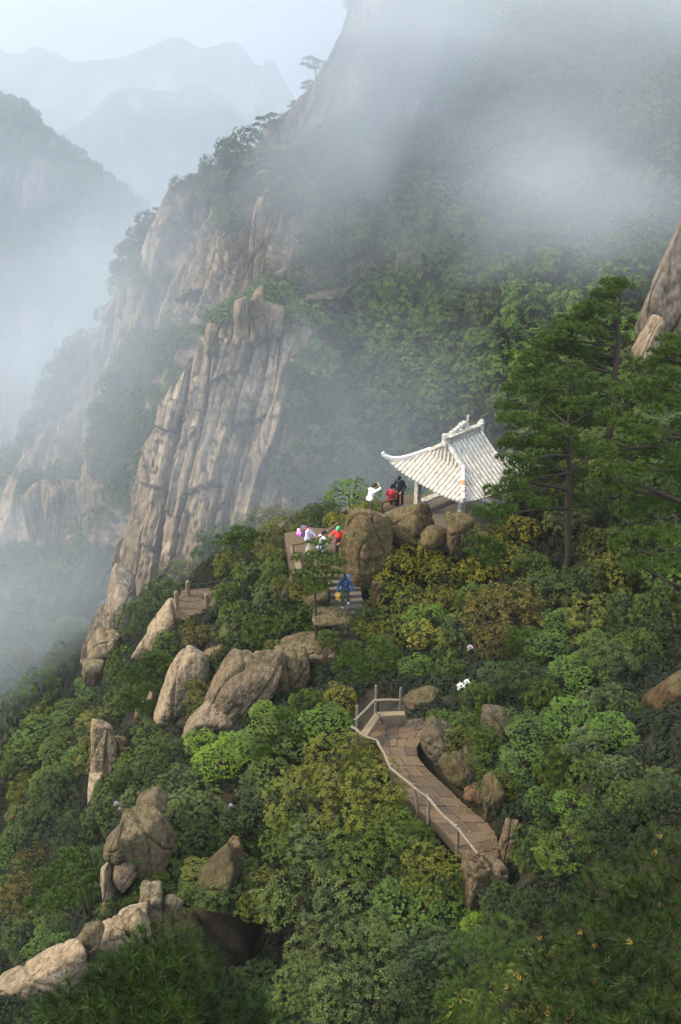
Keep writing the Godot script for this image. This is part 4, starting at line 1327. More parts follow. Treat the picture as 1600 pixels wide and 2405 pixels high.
	rock("boulder", "dark block leaning behind the pink standing stone", 1235, 1930, 44, 52, 34.6, {"rock": Color(0.062, 0.053, 0.037), "pow": 3.6, "moss": 0.2, "hz": 0.7, "roll": -0.3, "ncut": 6})
	rock("boulder", "grey block above the leaning dark block", 1215, 1880, 26, 34, 35.2, {"rock": dark, "pow": 4.0, "roll": 0.15, "hz": 0.5})
	rock("boulder", "split pale rock closing the end of the railing", 1140, 2082, 44, 66, 32.4, {"rock": Color(0.192, 0.155, 0.112), "pow": 3.6, "taper": -0.15, "groove": 0.24, "moss": 0.15, "hz": 0.55, "ncut": 4})
	rock("boulder", "grey rock face hung with shrubs above the path", 1170, 1755, 46, 92, 36.9, {"rock": Color(0.124, 0.109, 0.084), "pow": 4.0, "moss": 0.3, "groove": 0.12, "hz": 0.7})
	rock("boulder", "low rock wall beyond the stone bench", 985, 1640, 44, 15, 39.6, {"rock": Color(0.112, 0.093, 0.065), "roll": 0.35, "pow": 3.4, "moss": 0.35, "hz": 0.4, "ncut": 6})
	rock("boulder", "great brown mottled rock cut off by the right edge", 1585, 1680, 82, 130, 35.5, {"rock": Color(0.087, 0.062, 0.037), "pow": 3.0, "moss": 0.35, "hz": 1.0, "taper": 0.2, "n": 30})
	# rising from the cliffs
	rock("rock_blade", "thin pale blade of rock standing up from the cliff", 602, 580, 22, 146, 95.0, {"out": 2.2, "rock": pale, "pow": 5.0, "taper": 0.42, "roll": -0.12, "ncut": 3, "moss": 0.0, "groove": 0.12, "hz": 0.7, "n": 30}, "rock pillar")
	rock("rock_pillar", "block tower at the foot of the thin rock blade", 566, 752, 18, 52, 79.5, {"rock": Color(0.277, 0.231, 0.172), "pow": 5.0, "moss": 0.0, "hz": 0.6}, "rock pillar")
	rock("rock_pillar", "taller block tower right of the blade's foot", 604, 738, 18, 58, 80, {"rock": Color(0.252, 0.210, 0.155), "pow": 5.0, "moss": 0.0, "hz": 0.6}, "rock pillar")
	rock("rock_pillar", "squat block tower on the cliff edge, right of the two towers", 644, 752, 24, 44, 80.5, {"rock": Color(0.235, 0.197, 0.147), "pow": 5.0, "moss": 0.05, "hz": 0.7}, "rock pillar")
	rock("rock_pillar", "small horn of rock on the left rim of the cliff", 468, 838, 13, 44, 80, {"rock": pale, "pow": 3.0, "taper": 0.6, "roll": -0.2, "moss": 0.0, "hz": 0.4}, "rock pillar")
	rock("rock_pillar", "lit fang of rock lower on the cliff's left rim", 428, 915, 12, 50, 80.5, {"rock": pale, "pow": 3.0, "taper": 0.6, "roll": -0.25, "moss": 0.0, "hz": 0.4}, "rock pillar")
	rock("rock_pillar", "bush topped rock knob beside the cliff rim", 498, 800, 16, 36, 80.5, {"rock": grey, "pow": 3.0, "moss": 0.2, "hz": 0.5}, "rock pillar")
	rock("rock_pillar", "pointed spire on the misty ridge", 316, 650, 14, 46, 108, {"rock": Color(0.277, 0.235, 0.176), "pow": 2.6, "taper": 0.85, "moss": 0.0, "groove": 0.2, "hz": 0.7}, "rock pillar")
	rock("rock_pillar", "blunt tower left of the pointed spire", 285, 712, 16, 40, 109, {"rock": Color(0.252, 0.214, 0.164), "pow": 4.0, "taper": 0.3, "moss": 0.0, "hz": 0.8}, "rock pillar")
	rock("rock_pillar", "leaning slab below the pointed spire", 345, 760, 15, 62, 105, {"rock": Color(0.277, 0.235, 0.181), "pow": 4.0, "roll": 0.25, "moss": 0.0, "hz": 0.6}, "rock pillar")
	rock("rock_pillar", "second leaning slab right of the pointed spire", 385, 745, 12, 45, 104, {"rock": Color(0.277, 0.235, 0.181), "pow": 4.0, "roll": -0.3, "moss": 0.0, "hz": 0.6}, "rock pillar")
	rock("rock_pillar", "pale tower in the mist at the ridge's lower end", 225, 860, 17, 50, 109, {"rock": Color(0.277, 0.239, 0.185), "pow": 4.0, "taper": 0.3, "roll": 0.1, "moss": 0.0, "hz": 0.8}, "rock pillar")
	rock("rock_pillar", "squat tower left of the pale tower in the mist", 195, 880, 14, 36, 110, {"rock": Color(0.252, 0.218, 0.168), "pow": 3.5, "taper": 0.2, "moss": 0.0, "hz": 0.8}, "rock pillar")
	rock("rock_pillar", "sharp white capped peak of the fogbound rock face", 155, 1112, 24, 60, 106, {"rock": pale, "pow": 2.6, "taper": 0.7, "moss": 0.0, "groove": 0.2, "hz": 1.0}, "rock pillar")
	rock("rock_pillar", "broad grey buttress under the sharp peak", 150, 1200, 48, 90, 104, {"rock": Color(0.252, 0.218, 0.168), "pow": 5.0, "moss": 0.05, "groove": 0.3, "hz": 1.2}, "rock pillar")
	rock("rock_pillar", "left corner tower of the fogbound rock face", 85, 1220, 24, 85, 105, {"rock": Color(0.260, 0.227, 0.176), "pow": 5.0, "moss": 0.05, "groove": 0.25, "hz": 1.0}, "rock pillar")
	rock("rock_pillar", "wide cracked wall right of the sharp peak", 235, 1210, 58, 80, 101, {"rock": Color(0.227, 0.197, 0.151), "pow": 5.0, "moss": 0.1, "groove": 0.4, "hz": 1.2}, "rock pillar")
	rock("boulder", "perched round boulder on the fogbound wall", 276, 1125, 11, 20, 100, {"rock": Color(0.244, 0.210, 0.164), "pow": 3.0, "moss": 0.0})
	rock("rock_slab", "square grey panel of bare rock in the misty forest", 958, 652, 38, 62, 90.5, {"rock": Color(0.210, 0.181, 0.143), "pow": 7.0, "ncut": 2, "moss": 0.05, "hz": 0.7, "groove": 0.1}, "rock slab")
	rock("rock_slab", "low split rock above the forest beside the blade", 655, 660, 26, 28, 88, {"rock": Color(0.252, 0.214, 0.164), "pow": 3.5, "roll": 0.5, "moss": 0.05, "hz": 0.8}, "rock slab")
	rock("rock_pillar", "tall pale rock cliff showing at the right edge", 1590, 660, 66, 190, 74, {"rock": Color(0.31, 0.27, 0.235), "pow": 3.2, "taper": 0.5, "roll": -0.16, "moss": 0.0, "groove": 0.3, "hz": 1.6, "n": 34}, "rock pillar")
	rock("rock_pillar", "pale lower step of the right edge cliff behind the pines", 1528, 800, 26, 60, 72, {"rock": Color(0.31, 0.265, 0.225), "pow": 3.2, "taper": 0.3, "roll": -0.3, "moss": 0.05, "groove": 0.2, "hz": 0.9}, "rock pillar")

# ---------------------------------------------------------------- the pavilion
const PC := Vector3(5.62, 3.0, -50.5)
const PA := Vector3(0.695, 0, -0.604)
const PB := Vector3(-0.60, 0, -0.80)
const PH := 2.6

func roof_y(a: float, b: float) -> float:
	var aa := absf(a)
	var bb := absf(b)
	var t := bb if aa < 1.15 else maxf(aa, bb)
	return 4.05 - 0.75 * t + 0.038 * t * t + 0.26 * pow(aa * bb / (PH * PH), 3.0)

func pl(a: float, b: float, y: float) -> Vector3:
	return PA * a + PB * b + Vector3(0, y, 0)

func rp(a: float, b: float, up := 0.0) -> Vector3:
	return pl(a, b, roof_y(a, b) + up)

func make_pavilion() -> void:
	var paint := flat_mat("white_paint", Color(0.50, 0.50, 0.485), 0.75, M.streak, 0.7)
	var dirty := flat_mat("weathered_white_paint", Color(0.36, 0.355, 0.33), 0.8, M.streak, 0.9)
	var stain := StandardMaterial3D.new()
	stain.resource_name = "rust_stained_paint"
	stain.vertex_color_use_as_albedo = true
	stain.roughness = 0.8
	var t := thing("pavilion", "white painted open pavilion with a ribbed hip and gable roof and upturned corners", "pavilion", PC)
	# four roof slopes with thickness
	for s in [[0, 1], [0, -1], [1, 1], [1, -1]]:
		var g := Geo.new()
		var nb := 12
		var na := 16
		for k in nb:
			for m in na:
				var c := []
				for st in [[0, 0], [1, 0], [1, 1], [0, 1]]:
					var tt := float(k + st[1]) / nb
					var w := float(m + st[0]) / na * 2.0 - 1.0
					if s[0] == 0:
						var b: float = tt * PH
						c.append([w * maxf(1.15, b), b * s[1]])
					else:
						var a: float = lerpf(1.1, PH, tt)
						c.append([a * s[1], w * a])
				var up := []
				var dn := []
				for q in c:
					# the front and back slopes read their own profile past the gable line
					var y: float = roof_y(q[0], q[1]) if s[0] == 1 or absf(q[1]) >= 1.15 else roof_y(0.0, q[1])
					up.append(pl(q[0], q[1], y))
					dn.append(pl(q[0], q[1], y - 0.09))
				g.quad(up[0], up[1], up[2], up[3])
				g.quad(dn[3], dn[2], dn[1], dn[0])
				if k == nb - 1: g.quad(up[3], up[2], dn[2], dn[3])
		var names_ := "front_slope" if s == [0, -1] else "back_slope" if s[0] == 0 else "left_hip_slope" if s[1] < 0 else "right_hip_slope"
		var so := obj(names_, g.mesh(), dirty, t)
		# rows of half round cover tiles
		for k in range(-10, 11):
			var x := k * 0.25
			var pts := []
			var rad := []
			for q in 12:
				var tt := q / 11.0
				if s[0] == 0:
					var b0 := 0.06 if absf(x) < 1.15 else absf(x) + 0.02
					if b0 > PH - 0.1: continue
					var b := lerpf(b0, PH + 0.05, tt)
					pts.append(pl(x, b * s[1], (roof_y(0.0, b) if b < 1.15 else roof_y(x, b)) + 0.005))
				else:
					var a0 := maxf(1.12, absf(x) + 0.02)
					if a0 > PH - 0.1: continue
					pts.append(rp(lerpf(a0, PH + 0.05, tt) * s[1], x, 0.005))
				rad.append(0.05 + 0.005 * (q % 2))
			if pts.size() < 2: continue
			var rg := Geo.new()
			rg.tube(pts, rad, 8)
			obj("tile_row", rg.mesh(false), paint, so)
	# gable walls, ridge, rakes, hips
	for s in [-1.0, 1.0]:
		var gw := Geo.new()
		for e in [0.98, 1.06]:
			var a := pl(e * s, 0, roof_y(0, 0) - 0.02)
			var b := pl(e * s, -1.1, roof_y(0, 1.1) - 0.05)
			var c := pl(e * s, 1.1, roof_y(0, 1.1) - 0.05)
			gw.tri(a, b, c)
			gw.tri(a, c, b)
		obj("gable_wall", gw.mesh(), dirty, t)
		for q in [-1.0, 1.0]:
			var rk := Geo.new()
			for k in 5:
				var b0 := 0.1 + k * 0.21
				var p0 := pl(1.17 * s, b0 * q, roof_y(0, b0) + 0.06)
				var p1 := pl(1.17 * s, (b0 + 0.23) * q, roof_y(0, b0 + 0.23) + 0.06)
				var z := (p1 - p0).normalized()
				var x := z.cross(Vector3.UP).normalized()
				rk.box(Transform3D(Basis(x, x.cross(-z), z), (p0 + p1) * 0.5), Vector3(0.13, 0.16, p0.distance_to(p1)), 0.02)
			obj("rake", rk.mesh(), paint, t)
			var hp := Geo.new()
			var n := 14
			for k in n:
				var c0 := lerpf(1.12, PH + 0.12, float(k) / n)
				var c1 := lerpf(1.12, PH + 0.12, float(k + 1) / n)
				var l0 := pow(maxf(0.0, (c0 - 2.2) / 0.5), 2.0) * 0.1
				var l1 := pow(maxf(0.0, (c1 - 2.2) / 0.5), 2.0) * 0.1
				var p0 := rp(c0 * s, c0 * q, 0.07 + l0)
				var p1 := rp(c1 * s, c1 * q, 0.07 + l1)
				var z := (p1 - p0).normalized()
				var x := z.cross(Vector3.UP).normalized()
				var rusty: bool = s < 0 and q < 0 and n1.get_noise_1d(k * 9.0 + 3.0) > -0.02 and k > 4
				hp.tint = Color(0.36, 0.2, 0.09) if rusty and k % 3 != 1 else Color(0.47, 0.465, 0.44)
				hp.box(Transform3D(Basis(x, x.cross(-z), z), (p0 + p1) * 0.5), Vector3(0.17, 0.2, p0.distance_to(p1) * 1.01), 0.025)
			hp.tint = Color(0.47, 0.465, 0.44)
			var tip := rp((PH + 0.12) * s, (PH + 0.12) * q, 0.2)
			var o2: Vector3 = (PA * s + PB * q).normalized()
			hp.tube([tip - o2 * 0.05, tip + o2 * 0.08 + Vector3(0, 0.03, 0), tip + o2 * 0.12 + Vector3(0, 0.13, 0), tip + o2 * 0.05 + Vector3(0, 0.19, 0)], [0.1, 0.1, 0.085, 0.06], 8)
			obj("hip_ridge", hp.mesh(true, true), stain, t)
	var rg := Geo.new()
	var bx := Basis(PA.normalized(), Vector3.UP, PA.normalized().cross(Vector3.UP))
	rg.box(Transform3D(bx, pl(0, 0, 4.14)), Vector3(2.5, 0.34, 0.2), 0.03)
	rg.box(Transform3D(bx, pl(0, 0, 4.34)), Vector3(2.56, 0.07, 0.28), 0.02)
	obj("main_ridge", rg.mesh(), dirty, t)
	for s in [-1.0, 1.0]:
		var eg := Geo.new()
		eg.box(Transform3D(bx, pl(1.27 * s, 0, 4.2)), Vector3(0.2, 0.52, 0.3), 0.03)
		eg.box(Transform3D(bx, pl(1.33 * s, 0, 4.5)), Vector3(0.14, 0.12, 0.22), 0.03)
		obj("ridge_end", eg.mesh(), paint, t)
	for k in 6:
		var sg := Geo.new()
		sg.box(Transform3D(bx.rotated(Vector3.UP, 0.06 * k), pl(-0.85 + k * 0.21, 0.16, 4.34 + k * 0.055)), Vector3(0.2, 0.1 + 0.02 * k, 0.2), 0.02)
		obj("crest_tile", sg.mesh(), paint, t)
	var fg := Geo.new()
	fg.tint = Color(0.47, 0.465, 0.44)
	fg.tube([pl(0.42, 0.12, 4.3), pl(0.42, 0.12, 4.62)], [0.07, 0.06], 8)
	fg.tint = Color(0.38, 0.22, 0.1)
	fg.tube([pl(0.42, 0.12, 4.62), pl(0.42, 0.12, 4.72)], [0.055, 0.055], 8)
	fg.tint = Color(0.47, 0.465, 0.44)
	for s in [-1.0, 1.0]: fg.tube([pl(0.42 + s * 0.035, 0.12, 4.70), pl(0.42 + s * 0.05, 0.12, 4.98)], [0.035, 0.025], 6)
	obj("finial", fg.mesh(true, true), stain, t)
	var wg := Geo.new()
	wg.tube([pl(0.42, 0.12, 4.9), pl(-0.4, 0.1, 4.5), pl(-1.3, 0.12, 4.36), rp(-2.3, 2.3, 0.28)], [0.008, 0.008, 0.008, 0.008], 4)
	wg.tube([pl(0.42, 0.12, 4.9), pl(1.25, 0.1, 4.6)], [0.008, 0.008], 4)
	obj("lightning_wire", wg.mesh(false), M.bark, t)
	# posts, beams, seats, floor
	var c := 1.52
	for s in [[-1, -1], [-1, 1], [1, -1], [1, 1]]:
		var pg := Geo.new()
		pg.box(Transform3D(bx, pl(c * s[0], c * s[1], 1.35)), Vector3(0.26, 2.7, 0.26), 0.02)
		pg.box(Transform3D(bx, pl(c * s[0], c * s[1], 2.4)), Vector3(0.36, 0.14, 0.36), 0.03)
		obj("post", pg.mesh(), paint, t)
	for s in [[0, -1], [0, 1], [1, -1], [1, 1]]:
		var bg := Geo.new()
		var bb := bx if s[0] == 0 else Basis(PB, Vector3.UP, PB.cross(Vector3.UP))
		bg.box(Transform3D(bb, pl(0 if s[0] == 0 else c * s[1], c * s[1] if s[0] == 0 else 0, 2.5)), Vector3(3.6, 0.2, 0.18), 0.02)
		obj("beam", bg.mesh(), paint, t)
	for s in [[1, 1], [0, 1], [1, -1]]:
		var along: Vector3 = PB if s[0] == 1 else PA.normalized()
		var side: Vector3 = (PA if s[0] == 1 else PB) * float(s[1])
		var sb := Basis(along, Vector3.UP, along.cross(Vector3.UP))
		if s[0] == 1 and s[1] < 0: continue
		var se := Geo.new()
		se.box(Transform3D(sb, side * c + Vector3(0, 0.46, 0)), Vector3(2.7, 0.08, 0.38), 0.02)
		var sm_ := obj("seat_slab", se.mesh(), paint, t)
		for e in [-1.0, 1.0]:
			var sl := Geo.new()
			sl.box(Transform3D(sb, side * c + along * e + Vector3(0, 0.21, 0)), Vector3(0.3, 0.42, 0.3), 0.02)
			obj("seat_support", sl.mesh(), paint, sm_)
	var stone := flat_mat("grey_stone", Color(0.13, 0.12, 0.105), 0.85, M.speck, 0.8)
	M.grey_stone = stone
	var fl := Geo.new()
	fl.box(Transform3D(bx, Vector3(0, -0.2, 0)), Vector3(5.0, 0.4, 5.0), 0.03)
	obj("floor_slab", fl.mesh(), stone, t)

func prism(poly: Array, down: float) -> ArrayMesh:     # a slab whose top is the polygon, of the given thickness
	var g := Geo.new()
	prism_into(g, poly, down, 0.0)
	return g.mesh()

func prism_into(g: Geo, poly: Array, down: float, bevel: float) -> void:
	var n := poly.size()
	var area := 0.0
	for k in n: area += poly[k].x * poly[(k + 1) % n].z - poly[(k + 1) % n].x * poly[k].z
	var p := poly.duplicate()
	if area < 0: p.reverse()
	var mid := Vector3.ZERO
	for q in p: mid += q / n
	var flat := PackedVector2Array()
	var top := []
	for q in p:
		var t: Vector3 = q.move_toward(Vector3(mid.x, q.y, mid.z), bevel)
		top.append(t)
		flat.append(Vector2(t.x, t.z))
	var tr := Geometry2D.triangulate_polygon(flat)
	for k in range(0, tr.size(), 3):
		var a: Vector3 = top[tr[k]]
		var b: Vector3 = top[tr[k + 1]]
		var c: Vector3 = top[tr[k + 2]]
		if (b - a).cross(c - a).y > 0: g.tri(a, c, b)
		else: g.tri(a, b, c)
	for k in n:
		var k2 := (k + 1) % n
		var a: Vector3 = p[k] - Vector3(0, bevel, 0)
		var b: Vector3 = p[k2] - Vector3(0, bevel, 0)
		if bevel > 0.0: g.quad(top[k], top[k2], b, a)
		g.quad(a, b, b - Vector3(0, down, 0), a - Vector3(0, down, 0))

# ---------------------------------------------------------------- path, bench, railing
const PY := 6.2

func z3(x: float, y: float, h: float) -> Vector3:      # a spot on the path, read off an enlargement of it
	return G(780.0 + x / 3.136, 1560.0 + y / 3.136, h)

func make_path() -> void:
	var wood := flat_mat("weathered_wood", Color(0.18, 0.155, 0.12), 0.9, M.streak, 2.0)
	var bench_stone := flat_mat("yellow_stone", Color(0.18, 0.145, 0.095), 0.9, M.speck, 2.0)
	var slabs := []
	for c in [Color(0.108, 0.076, 0.048), Color(0.09, 0.065, 0.043), Color(0.126, 0.09, 0.058), Color(0.072, 0.055, 0.04)]:
		slabs.append(flat_mat("paving_stone", c, 0.85, M.speck, 1.3))
	var Lz := [[350, 440], [235, 525], [300, 555], [345, 600], [385, 690], [425, 790], [475, 900], [560, 1000], [650, 1080], [760, 1165], [870, 1285], [960, 1400], [1000, 1455]]
	var Rz := [[720, 385], [740, 430], [690, 510], [625, 610], [640, 700], [735, 800], [845, 900], [945, 1000], [1050, 1090], [1140, 1165], [1200, 1235], [1225, 1330], [1230, 1420]]
	var L := []
	var R := []
	for k in Lz.size():
		L.append(z3(Lz[k][0], Lz[k][1], PY))
		R.append(z3(Rz[k][0], Rz[k][1], PY))
	var bed := []
	for p in L: bed.append(p - Vector3(0, 0.045, 0))
	var rv := R.duplicate()
	rv.reverse()
	for p in rv: bed.append(p - Vector3(0, 0.045, 0))
	var root := struct("stone_path", prism(bed, 0.3), flat_mat("path_mortar", Color(0.045, 0.036, 0.026), 1.0))
	root.set_meta("label", "paved stone path winding down the slope")
	var rows := 16
	var r := RandomNumberGenerator.new()
	r.seed = 31
	for k in rows:
		var t0 := float(k) / rows * (L.size() - 1)
		var t1 := float(k + 1) / rows * (L.size() - 1)
		var l0 := curve_at(L, t0)
		var l1 := curve_at(L, t1)
		var r0 := curve_at(R, t0)
		var r1 := curve_at(R, t1)
		var n := 2 + (k * 7 + 3) % 2 if k > 3 else 4
		var cutsx := [0.0]
		for m in range(1, n): cutsx.append((m + r.randf_range(-0.32, 0.32)) / n)
		cutsx.append(1.0)
		for m in n:
			var q := [l0.lerp(r0, cutsx[m]), l0.lerp(r0, cutsx[m + 1]), l1.lerp(r1, cutsx[m + 1]), l1.lerp(r1, cutsx[m])]
			var mid: Vector3 = (q[0] + q[1] + q[2] + q[3]) / 4.0
			var dy := r.randf_range(-0.014, 0.01)
			var pts := []
			for p in q:
				var p2: Vector3 = p.move_toward(mid, 0.008)
				pts.append(p2 + Vector3(0, dy, 0))
			var g := Geo.new()
			prism_into(g, pts, 0.05, 0.012)
			obj("paving_slab", g.mesh(), slabs[r.randi() % 4], root)
	var litter := []
	var lcol := []
	for k in 420:
		var t := r.randf() * (L.size() - 1.01)
		var e := r.randf()
		e = e * e * 0.9 if r.randf() < 0.5 else 1.0 - e * e * 0.9
		var p := curve_at(L, t).lerp(curve_at(R, t), clampf(e, 0.02, 0.98))
		litter.append(Transform3D(Basis(Vector3.UP, r.randf() * TAU).scaled(Vector3.ONE * r.randf_range(0.035, 0.08)), p + Vector3(0, 0.02, 0)))
		lcol.append([Color(0.16, 0.09, 0.03), Color(0.1, 0.06, 0.03), Color(0.2, 0.15, 0.04), Color(0.06, 0.07, 0.02)][r.randi() % 4])
	var lf := Geo.new()
	lf.quad(Vector3(-0.5, 0.0, 0), Vector3(0, 0.12, 0.28), Vector3(0.6, 0.05, 0), Vector3(0, 0.12, -0.28))
	multi("fallen_leaves", lf.mesh(true, true), leaf_mat("dead_leaf", Color(1, 1, 1), 0.8, 0.1), litter, lcol, "", "", root)
	# bench of two slabs meeting at a corner
	var sy := PY + 0.46
	var bt := thing("stone_bench", "stone bench of two slabs meeting at an angle at the end of the path", "bench", z3(350, 400, PY))
	var o: Vector3 = bt.position
	var seat1 := [z3(330, 350, sy), z3(535, 343, sy), z3(541, 374, sy), z3(362, 381, sy)]
	var seat2 := [z3(318, 352, sy), z3(353, 384, sy), z3(262, 522, sy), z3(212, 500, sy)]
	for s in [seat1, seat2]:
		var g := Geo.new()
		var pts := []
		for p in s: pts.append(p - o)
		prism_into(g, pts, 0.12, 0.02)
		obj("seat", g.mesh(), bench_stone, bt)
	for q in [[[500, 362], [538, 360], [538, 376], [504, 378]], [[345, 362], [382, 362], [384, 379], [352, 382]], [[228, 492], [262, 512], [252, 522], [216, 502]]]:
		var pts := []
		for c in q: pts.append(z3(c[0], c[1], sy - 0.14) - o)
		obj("leg", prism(pts, 0.34), bench_stone, bt)
	# log railing
	var rt := thing("log_railing", "pale log railing with crooked rails along the left side of the path", "railing", z3(440, 880, PY))
	var ro: Vector3 = rt.position
	var top := func(x: float, y: float) -> Vector3: return z3(x, y, PY + 0.8) - ro
	for q in [[448, 880, 430, 757], [635, 1062, 588, 893], [712, 1128, 705, 972], [924, 1342, 918, 1204]]:
		var b := z3(q[0], q[1], PY) - ro
		var e: Vector3 = top.call(q[2], q[3])
		e = Vector3(lerpf(b.x, e.x, 0.8), e.y, lerpf(b.z, e.z, 0.8))
		var g := Geo.new()
		g.tube([b - Vector3(0, 0.25, 0), b.lerp(e, 0.5) + Vector3(0.015, 0, 0.01), e + Vector3(0, 0.07, 0)], [0.052, 0.047, 0.042], 8)
		obj("post", g.mesh(false), wood, rt)
	var rail := [[145, 460], [175, 480], [215, 512], [275, 545], [332, 560], [352, 600], [385, 660], [430, 762], [500, 820], [580, 890], [640, 935], [705, 978], [760, 1050], [830, 1122], [870, 1160], [925, 1207], [1000, 1300], [1072, 1402]]
	for seg in [[0, 4], [4, 7], [7, 11], [11, 14], [14, 17]]:
		var pts := []
		var rad := []
		for k in range(seg[0], seg[1] + 1):
			pts.append(top.call(rail[k][0], rail[k][1]) + Vector3(0, 0.02 * sin(k * 2.3), 0))
			rad.append(0.046 - 0.004 * (k - seg[0]))
		var g := Geo.new()
		g.tube(pts, rad, 8)
		obj("rail", g.mesh(false), wood, rt)
	var r2 := thing("log_railing", "short grey log railing standing behind the stone bench", "railing", z3(320, 345, PY))
	var ro2: Vector3 = r2.position
	for q in [[502, 338, 500, 245], [322, 348, 312, 215], [184, 472, 170, 405]]:
		var b := z3(q[0], q[1], PY) - ro2
		var g := Geo.new()
		g.tube([b - Vector3(0, 0.3, 0), b + Vector3(0, 1.02 if q[0] == 322 else 0.88, 0)], [0.05, 0.042], 8)
		obj("post", g.mesh(false), wood, r2)
	var h3 := func(x: float, y: float) -> Vector3: return z3(x, y, PY + 0.76) - ro2
	for q in [[[316, 268], [400, 262], [500, 266]], [[312, 268], [240, 345], [168, 412]]]:
		var pts := []
		for c in q: pts.append(h3.call(c[0], c[1]))
		var g := Geo.new()
		g.tube(pts, [0.045, 0.042, 0.04], 8)
		obj("rail", g.mesh(false), wood, r2)
	# terrace and steps
	var earth := flat_mat("trodden_earth", Color(0.10, 0.076, 0.05), 0.95, M.speck, 0.5)
	var poly := []
	for q in [[668, 1252], [686, 1352], [852, 1358], [872, 1300], [856, 1245], [735, 1240]]: poly.append(G(q[0], q[1], 2.45))
	var poly2 := []
	for q in [[884, 1196], [905, 1222], [1016, 1230], [1016, 1160], [915, 1162]]: poly2.append(G(q[0], q[1], 2.72))
	struct("pavilion_forecourt", prism(poly2, 1.5), earth)
	var te := struct("terrace", prism(poly, 2.5), earth)
	te.set_meta("label", "bare earth terrace in front of the pavilion")
	var cs := G(686, 1300, 2.5)
	var st := thing("stone_steps", "dark stone steps climbing to the terrace beside the boulder pair", "steps", G(806, 1354, 2.45))
	var so: Vector3 = st.position
	var s_end := G(822, 1515, 0.75)
	var nst := 11
	var dirv := (s_end - so)
	dirv.y = 0
	var across := Vector3(-dirv.z, 0, dirv.x).normalized()
	var turn := Basis(across, Vector3.UP, across.cross(Vector3.UP))
	for k in nst:
		var p := dirv * (k + 0.4) / nst
		var g := Geo.new()
		g.box(Transform3D(turn, p + Vector3(hsh(k, 2) * 0.06, -0.165 * (k + 1) - 0.1, 0)), Vector3(1.35 + 0.12 * hsh(k, 1), 0.24, dirv.length() / nst * 1.25), 0.02)
		obj("step", g.mesh(), M.grey_stone, st)
	var kg := Geo.new()
	var k0 := G(688, 1288, 2.75)
	var k1 := G(705, 1342, 2.6)
	var kz := (k1 - k0).normalized()
	var kx := kz.cross(Vector3.UP).normalized()
	kg.box(Transform3D(Basis(kx, kx.cross(-kz), kz), Vector3.ZERO), Vector3(0.26, 0.3, k0.distance_to(k1)), 0.03)
	tag(obj("stone_kerb", kg.mesh(), bench_stone, null, (k0 + k1) * 0.5), "pale straight stone kerb on the left side of the terrace", "kerb")
	var z7 := func(x: float, y: float, h: float) -> Vector3: return G(660.0 + x / 3.136, 1120.0 + y / 3.136, h)
	var red_wood := flat_mat("brown_wood", Color(0.16, 0.09, 0.055), 0.9, M.streak, 2.0)
	for q in [["brown log rail behind the hikers at the back of the terrace", [[92, 500], [180, 482], [300, 440], [425, 340]]], ["brown log rail running to the crouching hiker in dark red", [[745, 190], [855, 160]]]]:
		var g := Geo.new()
		var pts := []
		var rad := []
		var b: Vector3 = z7.call(q[1][0][0], q[1][0][1], 3.2)
		for c in q[1]:
			pts.append(z7.call(c[0], c[1], 3.25) - b)
			rad.append(0.06)
		var t := thing("log_rail", q[0], "railing", b - Vector3(0, 0.8, 0), 0.0)
		g.tube(pts, rad, 8)
		obj("rail", g.mesh(false), red_wood, t, Vector3(0, 0.8, 0))
		for e in [0]:
			var pg := Geo.new()
			pg.tube([pts[e] + Vector3(0, -0.3, 0), pts[e] + Vector3(0, 0.85, 0)], [0.06, 0.05], 8)
			obj("post", pg.mesh(false), red_wood, t)
	# chain railing above the cliff
	var z2 := func(x: float, y: float) -> Vector2: return Vector2(380.0 + x / 3.015, 1200.0 + y / 3.015)
	var post_stone := flat_mat("tan_stone", Color(0.22, 0.175, 0.11), 0.9, M.speck, 2.0)
	var base := P(440, 1400, 64)
	var slab := []
	for q in [[95, 690], [140, 560], [400, 540], [470, 640], [330, 720], [200, 740]]:
		var w: Vector2 = z2.call(q[0], q[1])
		slab.append(G(w.x, w.y, base.y))
	struct("cliff_path", prism(slab, 0.5), earth)
	var ch := thing("chain_railing", "three tan stone posts joined by sagging chains at the cliff edge", "railing", base)
	var heads := []
	for q in [[110, 690, 0.98], [190, 600, 0.86], [322, 682, 0.78]]:
		var w: Vector2 = z2.call(q[0], q[1])
		var p := G(w.x, w.y, base.y) - base
		var g := Geo.new()
		g.box(Transform3D(Basis(Vector3.UP, 0.4), p + Vector3(0, q[2] * 0.5, 0)), Vector3(0.2, q[2], 0.2), 0.02)
		g.box(Transform3D(Basis(Vector3.UP, 0.4), p + Vector3(0, q[2] + 0.03, 0)), Vector3(0.14, 0.08, 0.14), 0.02)
		obj("post", g.mesh(), post_stone, ch)
		heads.append(p)
	var iron := flat_mat("dark_iron", Color(0.04, 0.035, 0.03), 0.6)
	var far_post: Vector3 = heads[1] + Vector3(2.4, 0.2, -0.6)
	for q in [[heads[0], heads[1], 0.75], [heads[0], heads[1], 0.4], [heads[0], heads[2], 0.55], [heads[1], far_post, 0.7], [heads[1], far_post, 0.35]]:
		var pts := []
		var rad := []
		for k in 15:
			var s := k / 14.0
			pts.append(q[0].lerp(q[1], s) + Vector3(0, q[2] - 0.16 * sin(s * PI), 0))
			rad.append(0.022 if k % 2 else 0.014)
		var g := Geo.new()
		g.tube(pts, rad, 6)
		obj("chain", g.mesh(false), iron, ch)

